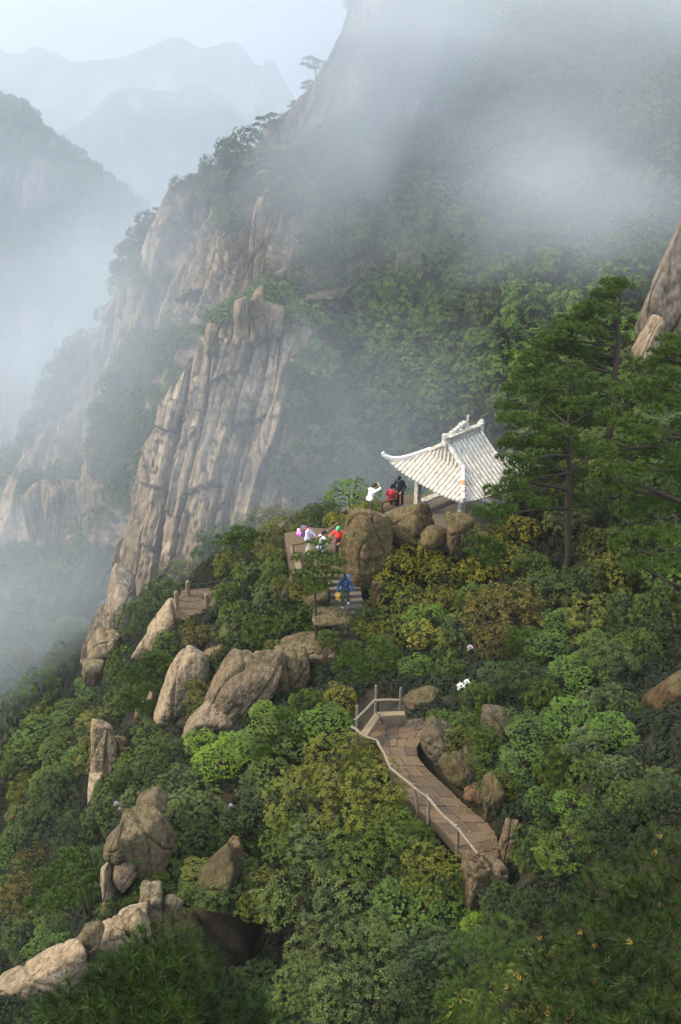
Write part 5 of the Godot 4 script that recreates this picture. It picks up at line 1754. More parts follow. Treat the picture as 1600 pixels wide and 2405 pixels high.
# ---------------------------------------------------------------- people: a field of tapered capsules, meshed by surface nets
func field_mesh(bones: Array, cell: float, k: float) -> Array:   # bones: [a, b, ra, rb]; returns [vertices, indices]
	var lo := Vector3.INF
	var hi := -Vector3.INF
	for b in bones:
		for e in 2:
			var r: float = b[2 + e] + cell * 2.5
			lo = lo.min(b[e] - Vector3(r, r, r))
			hi = hi.max(b[e] + Vector3(r, r, r))
	var n := Vector3i(((hi - lo) / cell).ceil()) + Vector3i.ONE
	var F := PackedFloat32Array()
	F.resize(n.x * n.y * n.z)
	F.fill(1.0)
	for b in bones:
		var a: Vector3 = b[0]
		var ab: Vector3 = b[1] - a
		var l2 := maxf(ab.length_squared(), 1e-8)
		var rm: float = maxf(b[2], b[3]) + k + cell * 2.0
		var p0 := Vector3i(((a.min(b[1]) - Vector3.ONE * rm - lo) / cell).floor()).clamp(Vector3i.ZERO, n - Vector3i.ONE)
		var p1 := Vector3i(((a.max(b[1]) + Vector3.ONE * rm - lo) / cell).ceil()).clamp(Vector3i.ZERO, n - Vector3i.ONE)
		for z in range(p0.z, p1.z + 1):
			for y in range(p0.y, p1.y + 1):
				var row := (z * n.y + y) * n.x
				for x in range(p0.x, p1.x + 1):
					var p := lo + Vector3(x, y, z) * cell
					var t := clampf((p - a).dot(ab) / l2, 0.0, 1.0)
					var d: float = p.distance_to(a + ab * t) - lerpf(b[2], b[3], t)
					var f := F[row + x]
					var h := clampf(0.5 + 0.5 * (f - d) / k, 0.0, 1.0)
					F[row + x] = lerpf(f, d, h) - k * h * (1.0 - h)
	var v := PackedVector3Array()
	var idx := PackedInt32Array()
	var at := {}
	var sx := 1
	var sy := n.x
	var sz := n.x * n.y
	var off := [0, sx, sy, sx + sy, sz, sz + sx, sz + sy, sz + sx + sy]
	for z in n.z - 1:
		for y in n.y - 1:
			var row := (z * n.y + y) * n.x
			for x in n.x - 1:
				var c := row + x
				var s := 0
				for q in 8:
					if F[c + off[q]] < 0.0: s += 1
				if s == 0 or s == 8: continue
				var m := Vector3.ZERO
				var cnt := 0
				for e in [[0, 1], [2, 3], [4, 5], [6, 7], [0, 2], [1, 3], [4, 6], [5, 7], [0, 4], [1, 5], [2, 6], [3, 7]]:
					var f0 := F[c + off[e[0]]]
					var f1 := F[c + off[e[1]]]
					if (f0 < 0.0) != (f1 < 0.0):
						var t := f0 / (f0 - f1)
						var q0 := Vector3(e[0] & 1, (e[0] >> 1) & 1, e[0] >> 2)
						var q1 := Vector3(e[1] & 1, (e[1] >> 1) & 1, e[1] >> 2)
						m += q0.lerp(q1, t)
						cnt += 1
				at[c] = v.size()
				v.append(lo + (Vector3(x, y, z) + m / cnt) * cell)
	for c in at:
		for ax in 3:
			var st: int = [sx, sy, sz][ax]
			var u: int = [sy, sz, sx][ax]
			var w: int = [sz, sx, sy][ax]
			var f0 := F[c]
			var f1 := F[c + st]
			if (f0 < 0.0) == (f1 < 0.0): continue
			if not (at.has(c - u) and at.has(c - w) and at.has(c - u - w)): continue
			var a: int = at[c]
			var b: int = at[c - u]
			var d: int = at[c - u - w]
			var e: int = at[c - w]
			if f0 < 0.0: idx.append_array([a, d, b, a, e, d])
			else: idx.append_array([a, b, d, a, d, e])
	return [v, idx]

func skin_mesh(bones: Array, cell: float, k := 0.03) -> ArrayMesh:
	var q := field_mesh(bones, cell, k)
	return arr_mesh(q[0], q[1], smooth_normals(q[0], q[1]))

func hand_into(g: Geo, wrist: Vector3, dir: Vector3, side: float) -> void:
	var b := dir.cross(Vector3(0.1, 0.2, 1.0)).normalized()
	var up := b.cross(dir).normalized()
	var palm := wrist + dir * 0.05
	g.tube([wrist - dir * 0.01, palm, wrist + dir * 0.095], [0.027, 0.036, 0.03], 8)
	for f in 4:
		var s := wrist + dir * 0.085 + b * (f - 1.5) * 0.019
		var l: float = [0.062, 0.074, 0.07, 0.054][f]
		g.tube([s, s + dir * l * 0.5 - up * 0.008, s + dir * l * 0.85 - up * 0.03], [0.0095, 0.0088, 0.007], 6)
	var th := wrist + dir * 0.03 + b * side * 0.03
	g.tube([th, th + dir * 0.03 + b * side * 0.025, th + dir * 0.062 + b * side * 0.03 - up * 0.01], [0.012, 0.0105, 0.0085], 6)

# pose: lean, hip height, elbows, wrists, knees, ankles, head offset; colours of jacket, trousers, hair; extras
func person(label: String, at: Vector3, turn: float, o: Dictionary) -> Node3D:
	var t := thing("person", label, "person", at, turn, "hikers around the pavilion")
	var hip: Vector3 = o.get("hip", Vector3(0, 0.92, 0))
	var lean: float = o.get("lean", 0.0)
	var R := Basis(Vector3.RIGHT, lean)
	var up := func(p: Vector3) -> Vector3: return hip + R * (p - Vector3(0, 0.92, 0))
	var neck: Vector3 = up.call(Vector3(0, 1.42, 0.0))
	var nod: float = o.get("nod", 0.0)
	var RH := Basis(Vector3.RIGHT, lean * 0.6 + nod)
	var head: Vector3 = neck + RH * Vector3(0, 0.17, 0.02)
	var chest: Vector3 = up.call(Vector3(0, 1.24, 0))
	var waist: Vector3 = up.call(Vector3(0, 1.02, 0))
	var sh := [up.call(Vector3(-0.17, 1.37, 0)), up.call(Vector3(0.17, 1.37, 0))]
	var el: Array = o.get("elbows", [Vector3(-0.25, 1.1, -0.02), Vector3(0.25, 1.1, -0.02)])
	var wr: Array = o.get("wrists", [Vector3(-0.24, 0.87, 0.08), Vector3(0.24, 0.87, 0.08)])
	var kn: Array = o.get("knees", [Vector3(-0.1, 0.5, 0.03), Vector3(0.1, 0.5, 0.03)])
	var an: Array = o.get("ankles", [Vector3(-0.1, 0.08, -0.02), Vector3(0.1, 0.08, -0.02)])
	var bones := [[hip + Vector3(-0.06, 0, 0), hip + Vector3(0.06, 0, 0), 0.115, 0.115], [hip, waist, 0.115, 0.105], [waist, chest, 0.11, 0.13], [chest, up.call(Vector3(0, 1.34, 0)), 0.13, 0.1], [sh[0], sh[1], 0.062, 0.062], [neck - Vector3(0, 0.06, 0), head, 0.052, 0.05]]
	var jac := [[hip + Vector3(-0.06, 0.02, 0), hip + Vector3(0.06, 0.02, 0), 0.135, 0.135], [hip + R * Vector3(0, 0.05, 0), chest, 0.135, 0.15], [chest, up.call(Vector3(0, 1.35, 0)), 0.15, 0.105], [sh[0], sh[1], 0.08, 0.08]]
	var tro := [[hip + Vector3(-0.06, 0, 0), hip + Vector3(0.06, 0, 0), 0.128, 0.128]]
	var g := Geo.new()
	var shoes := Geo.new()
	for s in 2:
		var sg := -1.0 if s == 0 else 1.0
		bones.append([sh[s], el[s], 0.052, 0.042])
		bones.append([el[s], wr[s], 0.04, 0.027])
		jac.append([sh[s], el[s], 0.07, 0.058])
		jac.append([el[s], el[s].lerp(wr[s], 0.92 if not o.get("short", false) else 0.15), 0.056, 0.044])
		var hj := hip + Vector3(0.09 * sg, -0.03, 0)
		bones.append([hj, kn[s], 0.085, 0.056])
		bones.append([kn[s], an[s], 0.054, 0.038])
		tro.append([hj, kn[s], 0.102, 0.074])
		tro.append([kn[s], an[s], 0.072, 0.062])
		var toe: Vector3 = an[s] + Vector3(0.02 * sg, -0.035, 0.17)
		bones.append([an[s] - Vector3(0, 0.02, 0.02), toe, 0.036, 0.03])
		shoes.tube([an[s] + Vector3(0, -0.02, -0.06), an[s] + Vector3(0.004 * sg, -0.022, 0.03), an[s].lerp(toe, 0.7) + Vector3(0, -0.008, 0.02), toe + Vector3(0, 0, 0.03)], [0.045, 0.056, 0.05, 0.028], 8)
		hand_into(g, wr[s], (wr[s] - el[s]).normalized(), -sg)
	# head with brow, jaw, nose and ears
	bones.append([head + RH * Vector3(0, 0.03, -0.01), head + RH * Vector3(0, 0.0, 0.012), 0.092, 0.088])
	bones.append([head + RH * Vector3(0, -0.05, 0.035), head + RH * Vector3(0, -0.085, 0.05), 0.062, 0.042])
	var q := field_mesh(bones, 0.02, 0.03)
	for i in q[1]: pass
	var k0 := g.v.size()
	g.v.append_array(q[0])
	for i in q[1]: g.i.append(k0 + i)
	for k in q[0].size(): g.c.append(Color.WHITE)
	g.tube([head + RH * Vector3(0, 0.012, 0.095), head + RH * Vector3(0, -0.022, 0.122), head + RH * Vector3(0, -0.028, 0.098)], [0.008, 0.014, 0.01], 6)
	for sg in [-1.0, 1.0]: g.tube([head + RH * Vector3(0.088 * sg, 0.015, 0), head + RH * Vector3(0.1 * sg, 0.0, -0.008), head + RH * Vector3(0.09 * sg, -0.022, 0)], [0.012, 0.017, 0.01], 6)
	var body := obj("body", g.mesh(false), M.skin, t)
	var face := Geo.new()
	for sg in [-1.0, 1.0]:
		face.tube([head + RH * Vector3(0.036 * sg, 0.012, 0.094), head + RH * Vector3(0.036 * sg, 0.012, 0.1)], [0.012, 0.007], 8)
		face.tube([head + RH * Vector3(0.018 * sg, 0.034, 0.1), head + RH * Vector3(0.055 * sg, 0.036, 0.086)], [0.005, 0.004], 5)
	face.tube([head + RH * Vector3(-0.024, -0.06, 0.099), head + RH * Vector3(0, -0.061, 0.105), head + RH * Vector3(0.024, -0.06, 0.099)], [0.004, 0.006, 0.004], 5)
	obj("eyes_and_mouth", face.mesh(false), M.hair, t)
	obj("jacket", skin_mesh(jac, 0.022, 0.035), o.jacket, t)
	obj("trousers", skin_mesh(tro, 0.022, 0.02), o.trousers, t)
	obj("shoes", shoes.mesh(false), o.get("shoes", M.hair), t)
	var hair := [[head + RH * Vector3(0, 0.055, -0.03), head + RH * Vector3(0, 0.05, 0.015), 0.098, 0.09], [head + RH * Vector3(0, 0.0, -0.055), head + RH * Vector3(0, o.get("hair_len", -0.03), -0.06), 0.075, 0.06]]
	obj("hair", skin_mesh(hair, 0.016, 0.02), M.hair, t)
	if o.has("cap"):
		obj("cap", skin_mesh([[head + RH * Vector3(0, 0.07, -0.025), head + RH * Vector3(0, 0.065, 0.02), 0.1, 0.094], [head + RH * Vector3(-0.03, 0.06, 0.1), head + RH * Vector3(0.03, 0.06, 0.1), 0.03, 0.03]], 0.016, 0.02), o.cap, t)
	return t

func cloth(called: String, c: Color) -> StandardMaterial3D:
	return flat_mat(called, c, 0.9)

func pack(called: String, label: String, category: String, at: Vector3, turn: float, s: Vector3, m: Material, trim: Material) -> Node3D:
	var t := thing(called, label, category, at, turn)
	obj("bag_body", boulder_mesh(s, {"n": 10, "pow": 3.5, "ncut": 0, "rough": 0.06, "moss": 0.0}), m, t)
	obj("front_pocket", boulder_mesh(Vector3(s.x * 0.75, s.y * 0.45, s.z * 0.5), {"n": 8, "pow": 3.5, "ncut": 0, "rough": 0.05}), trim, t, Vector3(0, -s.y * 0.35, -s.z * 0.8))
	for sg in [-1.0, 1.0]:
		var g := Geo.new()
		g.tube([Vector3(sg * s.x * 0.55, s.y * 0.85, s.z * 0.7), Vector3(sg * s.x * 0.7, s.y * 0.95, s.z + 0.16), Vector3(sg * s.x * 0.75, 0, s.z + 0.24), Vector3(sg * s.x * 0.7, -s.y * 0.8, s.z * 0.8)], [0.018, 0.018, 0.018, 0.015], 6)
		obj("strap", g.mesh(false), trim, t)
	return t

func make_people() -> void:
	M.skin = flat_mat("skin", Color(0.36, 0.22, 0.15), 0.6)
	M.hair = flat_mat("black_hair", Color(0.012, 0.01, 0.009), 0.5)
	var ty := 2.45
	var away := func(u: float, v: float) -> Vector3: return G(u, v, ty)
	# woman with the pink pack, walking right
	var p := G(724, 1306, ty)
	person("person in a pale lilac jacket and cream trousers with a backpack, facing right", p, 1.15, {"lean": 0.12, "nod": 0.25, "jacket": cloth("lilac_cloth", Color(0.55, 0.5, 0.68)), "trousers": cloth("cream_cloth", Color(0.5, 0.48, 0.4)), "hair_len": -0.08,
		"elbows": [Vector3(-0.24, 1.12, 0.05), Vector3(0.24, 1.12, 0.1)], "wrists": [Vector3(-0.2, 0.98, 0.24), Vector3(0.18, 1.0, 0.28)], "knees": [Vector3(-0.1, 0.5, 0.1), Vector3(0.1, 0.5, -0.02)], "ankles": [Vector3(-0.1, 0.08, 0.1), Vector3(0.1, 0.08, -0.16)]})
	var bdir := Vector3(sin(1.15), 0, cos(1.15))
	pack("backpack", "grey backpack worn by the person in lilac", "backpack", p + Vector3(0, 1.25, 0) - bdir * 0.2, 1.15, Vector3(0.15, 0.22, 0.1), cloth("grey_pack", Color(0.09, 0.09, 0.11)), cloth("red_trim", Color(0.6, 0.05, 0.06)))
	var bn := thing("jacket_bundle", "pink and white jacket bundled on the lilac hiker's backpack", "jacket", p + Vector3(0, 1.08, 0) - bdir * 0.36, 1.15)
	obj("bundle", boulder_mesh(Vector3(0.2, 0.13, 0.12), {"n": 10, "rough": 0.3, "ncut": 0, "pow": 2.2}), cloth("pink_cloth", Color(0.6, 0.2, 0.5)), bn)
	obj("red_sleeve", boulder_mesh(Vector3(0.1, 0.08, 0.07), {"n": 8, "rough": 0.3, "ncut": 0, "seed": 5}), cloth("red_cloth", Color(0.7, 0.06, 0.08)), bn, Vector3(0.08, 0.11, -0.03))
	obj("white_sleeve", boulder_mesh(Vector3(0.05, 0.06, 0.05), {"n": 8, "rough": 0.2, "ncut": 0, "seed": 7}), cloth("white_cloth", Color(0.7, 0.7, 0.7)), bn, Vector3(0.02, 0.14, -0.12))
	# crouching in white behind the young pine
	person("person in white crouching behind the light green pine", G(752, 1298, ty), 2.2, {"hip": Vector3(0, 0.36, -0.1), "lean": 0.55, "jacket": cloth("white_jacket", Color(0.7, 0.72, 0.74)), "trousers": cloth("white_trousers", Color(0.66, 0.68, 0.7)),
		"elbows": [Vector3(-0.26, 0.52, 0.18), Vector3(0.26, 0.52, 0.18)], "wrists": [Vector3(-0.12, 0.36, 0.34), Vector3(0.12, 0.36, 0.34)], "knees": [Vector3(-0.15, 0.48, 0.26), Vector3(0.15, 0.48, 0.26)], "ankles": [Vector3(-0.12, 0.08, 0.0), Vector3(0.12, 0.08, 0.0)]})
	# red jacket, green cap
	p = G(797, 1312, ty)
	person("person in a bright red jacket and green cap with a black waist bag", p, -0.35, {"lean": 0.1, "nod": 0.3, "jacket": cloth("red_jacket", Color(0.62, 0.04, 0.03)), "trousers": cloth("black_trousers", Color(0.03, 0.03, 0.035)), "cap": cloth("green_cap", Color(0.08, 0.36, 0.16)), "short": true,
		"elbows": [Vector3(-0.34, 1.2, 0.05), Vector3(0.28, 1.1, 0.0)], "wrists": [Vector3(-0.5, 1.06, 0.2), Vector3(0.1, 0.96, 0.24)]})
	var wb := thing("waist_bag", "black bag at the waist of the person in red", "bag", p + Vector3(-0.06, 1.06, 0.2), -0.35)
	obj("bag_body", boulder_mesh(Vector3(0.11, 0.08, 0.05), {"n": 8, "ncut": 0, "rough": 0.05}), M.hair, wb)
	var wbs := Geo.new()
	wbs.tube([Vector3(-0.1, 0.04, -0.02), Vector3(-0.16, 0.02, -0.16), Vector3(0, 0.0, -0.36), Vector3(0.16, 0.02, -0.16), Vector3(0.1, 0.04, -0.02)], [0.012, 0.012, 0.012, 0.012, 0.012], 5)
	obj("belt", wbs.mesh(false), M.hair, wb)
	# blue hiker on the steps
	var sp := G(812, 1424, 1.55)
	person("person in a blue jacket coming down the stone steps with head bent", sp, -0.1, {"lean": 0.22, "nod": 0.45, "jacket": cloth("blue_jacket", Color(0.035, 0.08, 0.19)), "trousers": cloth("olive_trousers", Color(0.06, 0.065, 0.035)), "shoes": cloth("pale_shoes", Color(0.4, 0.4, 0.38)),
		"elbows": [Vector3(-0.31, 1.1, 0.05), Vector3(0.31, 1.1, 0.05)], "wrists": [Vector3(-0.33, 0.86, 0.2), Vector3(0.26, 0.88, 0.2)], "knees": [Vector3(-0.1, 0.55, 0.14), Vector3(0.1, 0.5, 0.04)], "ankles": [Vector3(-0.1, 0.08, 0.16), Vector3(0.11, 0.22, -0.06)]})
	pack("backpack", "blue backpack on the back of the hiker on the steps", "backpack", sp + Vector3(0, 1.24, -0.1), -0.1, Vector3(0.17, 0.24, 0.1), cloth("blue_pack", Color(0.05, 0.12, 0.26)), cloth("dark_trim", Color(0.02, 0.03, 0.06)))
	var yb := thing("yellow_bag", "yellow bag in the right hand of the hiker on the steps", "bag", sp + Vector3(-0.35, 0.62, 0.2))
	obj("bag_body", boulder_mesh(Vector3(0.11, 0.14, 0.08), {"n": 10, "ncut": 0, "rough": 0.12, "pow": 2.4}), cloth("yellow_cloth", Color(0.55, 0.33, 0.03)), yb)
	var yh := Geo.new()
	yh.tube([Vector3(-0.04, 0.12, 0), Vector3(0, 0.24, 0), Vector3(0.04, 0.12, 0)], [0.01, 0.01, 0.01], 5)
	obj("handle", yh.mesh(false), cloth("yellow_strap", Color(0.45, 0.27, 0.03)), yb)
	# by the pavilion
	person("person in a dark navy jacket bending forward beside the pavilion post", G(940, 1186, 2.75), -0.4, {"lean": 0.3, "nod": 0.3, "jacket": cloth("navy_jacket", Color(0.022, 0.03, 0.05)), "trousers": cloth("dark_trousers", Color(0.025, 0.025, 0.03)),
		"elbows": [Vector3(-0.3, 1.08, 0.1), Vector3(0.3, 1.08, 0.12)], "wrists": [Vector3(-0.12, 0.92, 0.3), Vector3(0.16, 0.9, 0.34)]})
	person("person in dark red sitting low with back turned beside the boulder pair", G(918, 1192, 2.75), 2.7, {"hip": Vector3(0, 0.42, 0), "lean": 0.15, "jacket": cloth("dark_red_jacket", Color(0.3, 0.03, 0.035)), "trousers": cloth("brown_trousers", Color(0.05, 0.04, 0.03)),
		"elbows": [Vector3(-0.27, 0.62, 0.08), Vector3(0.27, 0.62, 0.08)], "wrists": [Vector3(-0.14, 0.5, 0.28), Vector3(0.14, 0.5, 0.28)], "knees": [Vector3(-0.13, 0.5, 0.38), Vector3(0.13, 0.5, 0.38)], "ankles": [Vector3(-0.12, 0.08, 0.3), Vector3(0.12, 0.08, 0.3)]})
	person("person in a white shirt with one arm raised over the head behind the gold shrub", G(868, 1212, 2.45), 2.4, {"lean": 0.5, "nod": 0.3, "jacket": cloth("white_shirt", Color(0.68, 0.68, 0.66)), "trousers": cloth("blue_jeans", Color(0.05, 0.07, 0.12)), "short": true,
		"elbows": [Vector3(-0.3, 1.42, 0.42), Vector3(0.26, 1.0, 0.3)], "wrists": [Vector3(-0.08, 1.52, 0.56), Vector3(0.2, 0.85, 0.45)]})

func make_flowers() -> void:
	var petal := crown_mesh(71, {"n": 150, "leaf": 0.2, "ratio": 0.85, "per": 5, "lobes": 9, "lob": 0.36})
	for q in [[1083, 1613, 13, "white azalea blossom cluster above the path", Color(0.72, 0.69, 0.66)], [1097, 1603, 10, "smaller white blossom cluster touching the larger one", Color(0.72, 0.69, 0.66)], [274, 1888, 11, "lilac blossom cluster in the shrubs above the cracked boulders", Color(0.40, 0.30, 0.46)], [281, 1900, 7, "smaller lilac blossom cluster just below the larger one", Color(0.40, 0.30, 0.46)],
			[542, 1892, 9, "faint lilac blossom in the shade left of the great crown", Color(0.42, 0.32, 0.5)], [1105, 1522, 10, "faint pink blossom on the grey shrub above the white blossom", Color(0.45, 0.34, 0.42)], [27, 1920, 9, "tiny red blossom at the left edge of the valley", Color(0.5, 0.06, 0.05)]]:
		var h := hit_ground(q[0], q[1], 2.2)
		if h == Vector3.INF: continue
		var d := px(h).z - 1.0
		var p := P(q[0], q[1], d)
		var r: float = q[2] * (0.55 if q[4].b > q[4].r else 0.8) / FP * d
		var t := thing("blossom", q[3], "blossom", p)
		obj("petals", petal, leaf_mat("petals", q[4], 0.6, 0.3), t).scale = Vector3.ONE * r
		var g := Geo.new()
		g.tube([Vector3(0, -r * 0.3, 0), Vector3(0.05, -0.9, -0.1)], [0.015, 0.02], 5)
		obj("stem", g.mesh(false), M.bark, t)

var lofts := {}

func make_mountains() -> void:
	var main := net([
		[[-120, 1500, 118], [100, 1480, 112], [260, 1400, 104], [450, 1300, 96], [750, 1250, 90], [1100, 1180, 84], [1450, 1120, 79], [1850, 1050, 75]],
		[[-60, 1280, 120], [110, 1260, 112], [280, 1200, 105], [450, 1120, 98], [750, 1060, 92], [1100, 1000, 86], [1450, 940, 81], [1850, 900, 77]],
		[[30, 1070, 121], [150, 1060, 114], [300, 1030, 108], [480, 980, 102], [780, 920, 95], [1100, 880, 89], [1450, 830, 84], [1850, 800, 79]],
		[[150, 850, 119], [230, 850, 115], [350, 830, 111], [520, 800, 105], [800, 770, 99], [1120, 740, 92], [1450, 710, 87], [1850, 700, 82]],
		[[255, 680, 117], [320, 690, 113], [430, 690, 110], [580, 680, 106], [830, 650, 101], [1130, 620, 95], [1450, 600, 90], [1850, 590, 86]],
		[[370, 510, 116], [430, 540, 113], [520, 560, 110], [640, 560, 107], [860, 530, 104], [1140, 510, 98], [1450, 490, 93], [1850, 480, 90]],
		[[520, 375, 118], [570, 420, 115], [640, 450, 112], [740, 450, 109], [900, 430, 106], [1150, 410, 101], [1450, 390, 97], [1850, 380, 93]],
		[[690, 255, 121], [720, 300, 118], [770, 340, 115], [840, 350, 112], [960, 330, 109], [1170, 310, 104], [1450, 290, 100], [1850, 280, 96]],
		[[778, 110, 124], [800, 180, 121], [840, 220, 118], [900, 230, 115], [1000, 220, 112], [1190, 200, 107], [1450, 190, 103], [1850, 180, 99]],
		[[825, -30, 127], [845, 50, 124], [880, 100, 121], [940, 110, 118], [1030, 100, 115], [1200, 90, 110], [1450, 80, 106], [1850, 70, 102]],
		[[880, -260, 132], [900, -170, 129], [930, -120, 126], [980, -100, 123], [1060, -90, 120], [1220, -90, 115], [1450, -90, 111], [1850, -90, 107]]])
	var forest := func(p: Vector3) -> float:
		var q := px(p)
		var a := 0.0
		if q.x > 700: a = clampf((q.x - 700.0) / 120.0, 0.0, 1.0) * 0.75 + (0.35 if q.x > 1000 else 0.0)
		if q.y < 330 and q.x < 1100: a -= 0.5
		if q.x < 700 and q.y < 660 and q.x > 350 and q.y > 470: a -= 0.75
		if q.y > 1020 and q.x < 330: a -= 0.15 if q.y < 1290 else -0.9
		return a
	lofts.main = rock_loft("mountain", fold(main, Vector3(10, -6, -28)), 250, 250, {"seed": 3, "col": 2.1, "amp": 1.0, "veg": 0.0, "veg_at": forest, "lean": 0.06, "rock": Color(0.30, 0.255, 0.205)})
	var but := net([
		[[205, 1800, 89], [430, 1720, 86], [620, 1600, 83], [830, 1480, 81]],
		[[235, 1570, 86], [430, 1530, 83], [620, 1450, 80], [830, 1380, 79]],
		[[268, 1420, 85], [420, 1390, 82.5], [620, 1330, 80], [830, 1290, 79.5]],
		[[300, 1270, 84.5], [450, 1260, 82], [640, 1230, 80], [830, 1180, 80]],
		[[338, 1080, 84], [490, 1080, 82], [660, 1070, 80], [815, 1050, 81]],
		[[395, 960, 83.5], [510, 950, 82], [660, 930, 80.5], [770, 910, 82]],
		[[470, 830, 83.5], [560, 820, 82], [660, 810, 81], [745, 810, 83]],
		[[535, 735, 84], [600, 725, 83], [665, 735, 82], [735, 770, 84]],
		[[600, 790, 92], [640, 780, 92], [670, 790, 92], [735, 820, 92]]])
	var ledges := func(p: Vector3) -> float:
		var q := px(p)
		var a := 0.0
		var dx := q.x - (500.0 + (1130.0 - q.y) * -0.6)
		if absf(q.y - 1130.0 + (q.x - 520.0) * 0.1) < 60 and q.x > 400: a += 0.45
		if q.x > 640 and q.y > 860 and q.y < 1070: a += 1.3 * clampf((q.x - 640.0) / 60.0, 0.0, 1.0)
		return a
	lofts.but = rock_loft("cliff", fold(but, Vector3(9, -3, -16)), 260, 270, {"seed": 8, "col": 1.25, "amp": 1.0, "veg": -0.6, "veg_at": ledges, "rock": Color(0.315, 0.275, 0.225), "lean": 0.03})
	# the dark slope across the valley and the peaks beyond it
	var dark := net([
		[[-420, 1500, 190], [-100, 1450, 185], [150, 1350, 180], [420, 1250, 176]],
		[[-420, 900, 192], [-100, 900, 187], [120, 900, 182], [420, 900, 178]],
		[[-420, 560, 194], [-80, 560, 188], [100, 580, 184], [400, 650, 180]],
		[[-420, 300, 196], [-60, 330, 190], [90, 420, 186], [370, 560, 182]],
		[[-420, 60, 198], [0, 240, 192], [110, 345, 190], [350, 515, 186]],
		[[-380, 80, 225], [40, 260, 222], [140, 365, 220], [370, 530, 212]]])
	lofts.dark = rock_loft("valley_slope", dark, 110, 110, {"seed": 5, "col": 3.4, "amp": 1.0, "veg": 0.05, "rock": Color(0.16, 0.15, 0.14)})
	var r0 := []
	var r1 := []
	var r2 := []
	var r3 := []
	for q in [[-300, 170], [-100, 135], [0, 130], [90, 128], [130, 126], [160, 148], [250, 142], [330, 125], [375, 100], [410, 87], [440, 96], [480, 116], [540, 100], [565, 108], [590, 140], [615, 150], [622, 135], [645, 145], [662, 178], [700, 240], [760, 330], [850, 480]]:
		r0.append([q[0], q[1] + 500, 318])
		r1.append([q[0], q[1] + 120, 325])
		r2.append([q[0], q[1], 332])
		r3.append([q[0], q[1] + 40, 372])
	lofts.far = rock_loft("far_peaks", net([r0, r1, r2, r3]), 130, 60, {"seed": 11, "col": 3.4, "amp": 0.8, "veg": 0.0})
	var s0 := []
	var s1 := []
	var s2 := []
	for q in [[120, 330], [200, 290], [260, 235], [330, 222], [400, 226], [455, 208], [500, 232], [545, 262], [580, 320], [640, 430]]:
		s0.append([q[0] - 10, q[1] + 320, 272])
		s1.append([q[0], q[1], 284])
		s2.append([q[0] + 14, q[1] + 40, 312])
	lofts.mid = rock_loft("middle_ridge", net([s0, s1, s2]), 80, 50, {"seed": 14, "col": 3.0, "amp": 0.8, "veg": 0.1})

func mist(at: Vector3, size: Vector3, density: float, label: String, puffs: int, cool: bool, tilt := 0.0) -> void:
	# each bank is a drift of overlapping puffs that thin out evenly towards their rims: cubes seen corner on
	var look := (at - Vector3(0, CAM_Y, 0)).normalized()
	var side := look.cross(Vector3.UP).normalized()
	var upv := side.cross(look)
	var face := Basis(side, upv, -look) * Basis(Vector3.BACK, tilt)
	var corner := Basis(Quaternion(Vector3(1, 1, 1).normalized(), Vector3.BACK))
	for k in puffs:
		var f := FogVolume.new()
		f.name = numbered("mist_bank")
		f.shape = RenderingServer.FOG_VOLUME_SHAPE_BOX
		f.size = Vector3.ONE
		var big := k < 2
		var s := size * (0.7 if k == 0 else 0.95 if k == 1 else 1.0)
		if not big: s *= Vector3(rr(0.45, 0.8), rr(0.6, 1.0), rr(0.5, 0.8))
		var m := FogMaterial.new()
		m.resource_name = "mist"
		m.albedo = Color(0.89, 0.95, 1.0) if cool else Color(0.91, 0.96, 1.0)
		m.density = density * (0.25 if big else 2.6 / puffs)
		f.material = m
		var off := Vector3.ZERO if big else Vector3(rr(-0.32, 0.32) * size.x, rr(-0.36, 0.36) * size.y, rr(-0.3, 0.3) * size.z)
		f.position = at + face * off
		# turned corner on, then stretched across, up and along the line of sight
		f.basis = face * Basis.from_scale(s * 0.66) * Basis(Vector3.BACK, rr(0, TAU)) * corner
		add_child(f, true)
		tag(f, label, "mist", "", "stuff")

func make_mist() -> void:
	for q in MIST:
		mist(P(q[0], q[1], q[2]), q[3], q[4], q[5], q[6], q[0] < 700, q[7])

const MIST := [
	[390, 940, 74, Vector3(46, 40, 14), 0.032, "thin veil of mist hanging before the jointed cliff", 3, 0.2],
	[1080, 60, 95, Vector3(130, 26, 44), 0.042, "thick grey cloud across the top of the mountain", 6, -0.12],
	[860, 390, 92, Vector3(20, 30, 22), 0.05, "grey cloud spilling down the middle of the mountain face", 4, -0.5],
	[1200, 360, 88, Vector3(64, 18, 24), 0.024, "torn grey cloud drifting across the wooded mountain face", 5, -0.55],
	[1480, 480, 72, Vector3(36, 14, 10), 0.045, "thin wisp of cloud above the pines on the right", 4, 0.5],
	[620, 330, 104, Vector3(40, 18, 16), 0.024, "pale mist lying along the ridge of the mountain", 3, 0.7],
	[60, 840, 106, Vector3(54, 32, 40), 0.032, "pale mist bank drifting up the valley at the left edge", 5, 0.25],
	[0, 1400, 90, Vector3(44, 20, 30), 0.03, "low pale mist over the wooded valley floor", 4, 0.2],
	[60, 420, 140, Vector3(200, 62, 50), 0.023, "broad bank of blue grey mist filling the valley", 5, -0.2],
	[350, 260, 255, Vector3(460, 80, 110), 0.0105, "far bank of pale mist in front of the distant peaks", 4, 0.0],
]

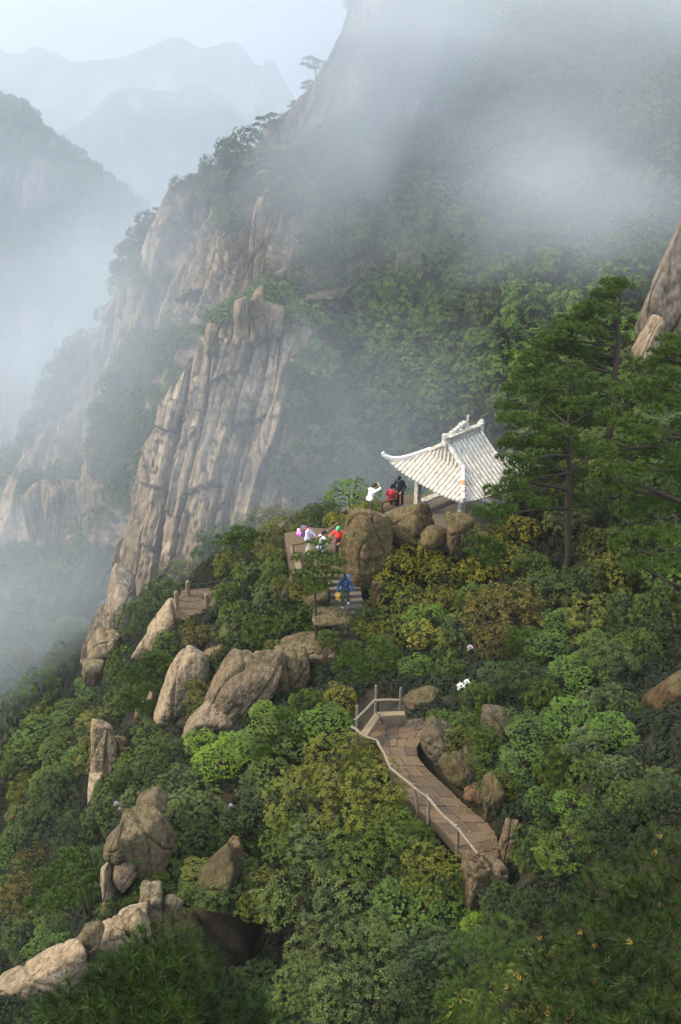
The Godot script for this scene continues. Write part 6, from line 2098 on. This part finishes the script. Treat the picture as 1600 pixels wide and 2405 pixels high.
func _ready() -> void:
	rng.seed = 20240
	n1.seed = 4
	n1.frequency = 0.035
	n1.noise_type = FastNoiseLite.TYPE_SIMPLEX_SMOOTH
	n1.fractal_octaves = 3
	n2.seed = 9
	n2.frequency = 0.1
	n2.noise_type = FastNoiseLite.TYPE_SIMPLEX_SMOOTH
	n2.fractal_octaves = 3
	# camera
	var cam := Camera3D.new()
	cam.name = "camera"
	cam.fov = 46.0
	cam.near = 0.5
	cam.far = 1500.0
	cam.position = Vector3(0, CAM_Y, 0)
	cam.rotation_degrees = Vector3(-PITCH, 0, 0)
	add_child(cam)
	cam.current = true
	# sky, haze, exposure
	var env := Environment.new()
	env.background_mode = Environment.BG_SKY
	var sm := ProceduralSkyMaterial.new()
	sm.sky_top_color = Color(1.24, 1.28, 1.35)
	sm.sky_horizon_color = Color(0.78, 0.87, 0.97)
	sm.ground_horizon_color = Color(0.74, 0.83, 0.95)
	sm.ground_bottom_color = Color(0.40, 0.43, 0.42)
	sm.ground_curve = 0.15
	sm.sky_curve = 0.2
	var sky := Sky.new()
	sky.sky_material = sm
	env.sky = sky
	env.tonemap_mode = Environment.TONE_MAPPER_LINEAR
	env.tonemap_exposure = 1.55
	env.fog_enabled = true
	env.fog_density = 0.00015
	env.fog_light_color = Color(0.93, 0.95, 0.98)
	env.volumetric_fog_enabled = true
	env.volumetric_fog_density = 0.0
	env.sdfgi_enabled = true
	env.ssao_enabled = true
	env.ssil_enabled = true
	var we := WorldEnvironment.new()
	we.name = "environment"
	we.environment = env
	add_child(we)
	var sun := DirectionalLight3D.new()
	sun.name = "sun"
	sun.light_energy = 1.2
	sun.light_angular_distance = 14.0
	sun.light_color = Color(1.0, 0.91, 0.76)
	sun.shadow_enabled = true
	sun.rotation_degrees = Vector3(-40, -92, 0)
	add_child(sun)
	make_materials()
	make_hillside()
	make_mountains()
	make_plant_kinds()
	make_pavilion()
	make_path()
	make_rocks()
	make_named_plants()
	edge_plants()
	rock_plants()
	make_pines()
	fill_plants()
	make_people()
	make_flowers()
	bare = func(p: Vector3, q: Vector3) -> bool:
		for k in [[890, 1700, 80], [960, 1790, 80], [1040, 1880, 80], [1110, 1960, 70], [1150, 2030, 50], [770, 1300, 70], [850, 1270, 60], [930, 1210, 70], [815, 1400, 40], [820, 1480, 45], [1070, 1200, 120], [440, 1390, 45]]:
			if absf(q.z - 45.0) < 20.0 and Vector2(q.x - k[0], q.y - k[1]).length() < k[2]: return true
		return false
	ground_cover()
	forest_on(lofts.main, 900, 200, 1.3, 2.3, 0.12, func(p, q): return (q.y > 330 or q.x > 1050) and not (absf(q.x - 598.0) < 48.0 and q.y > 420.0 and q.y < 740.0), "distant_forest", "far off woods on the misty mountain face", "trees on the mountain face")
	forest_on(lofts.but, 60, 60, 0.8, 1.6, 0.1, func(p, q): return true, "cliff_scrub", "scrub on the cliff ledges", "trees on the cliff ledges")
	forest_on(lofts.dark, 260, 0, 1.6, 2.8, 0.1, func(p, q): return true, "valley_forest", "woods on the far valley slope", "")
	make_mist()
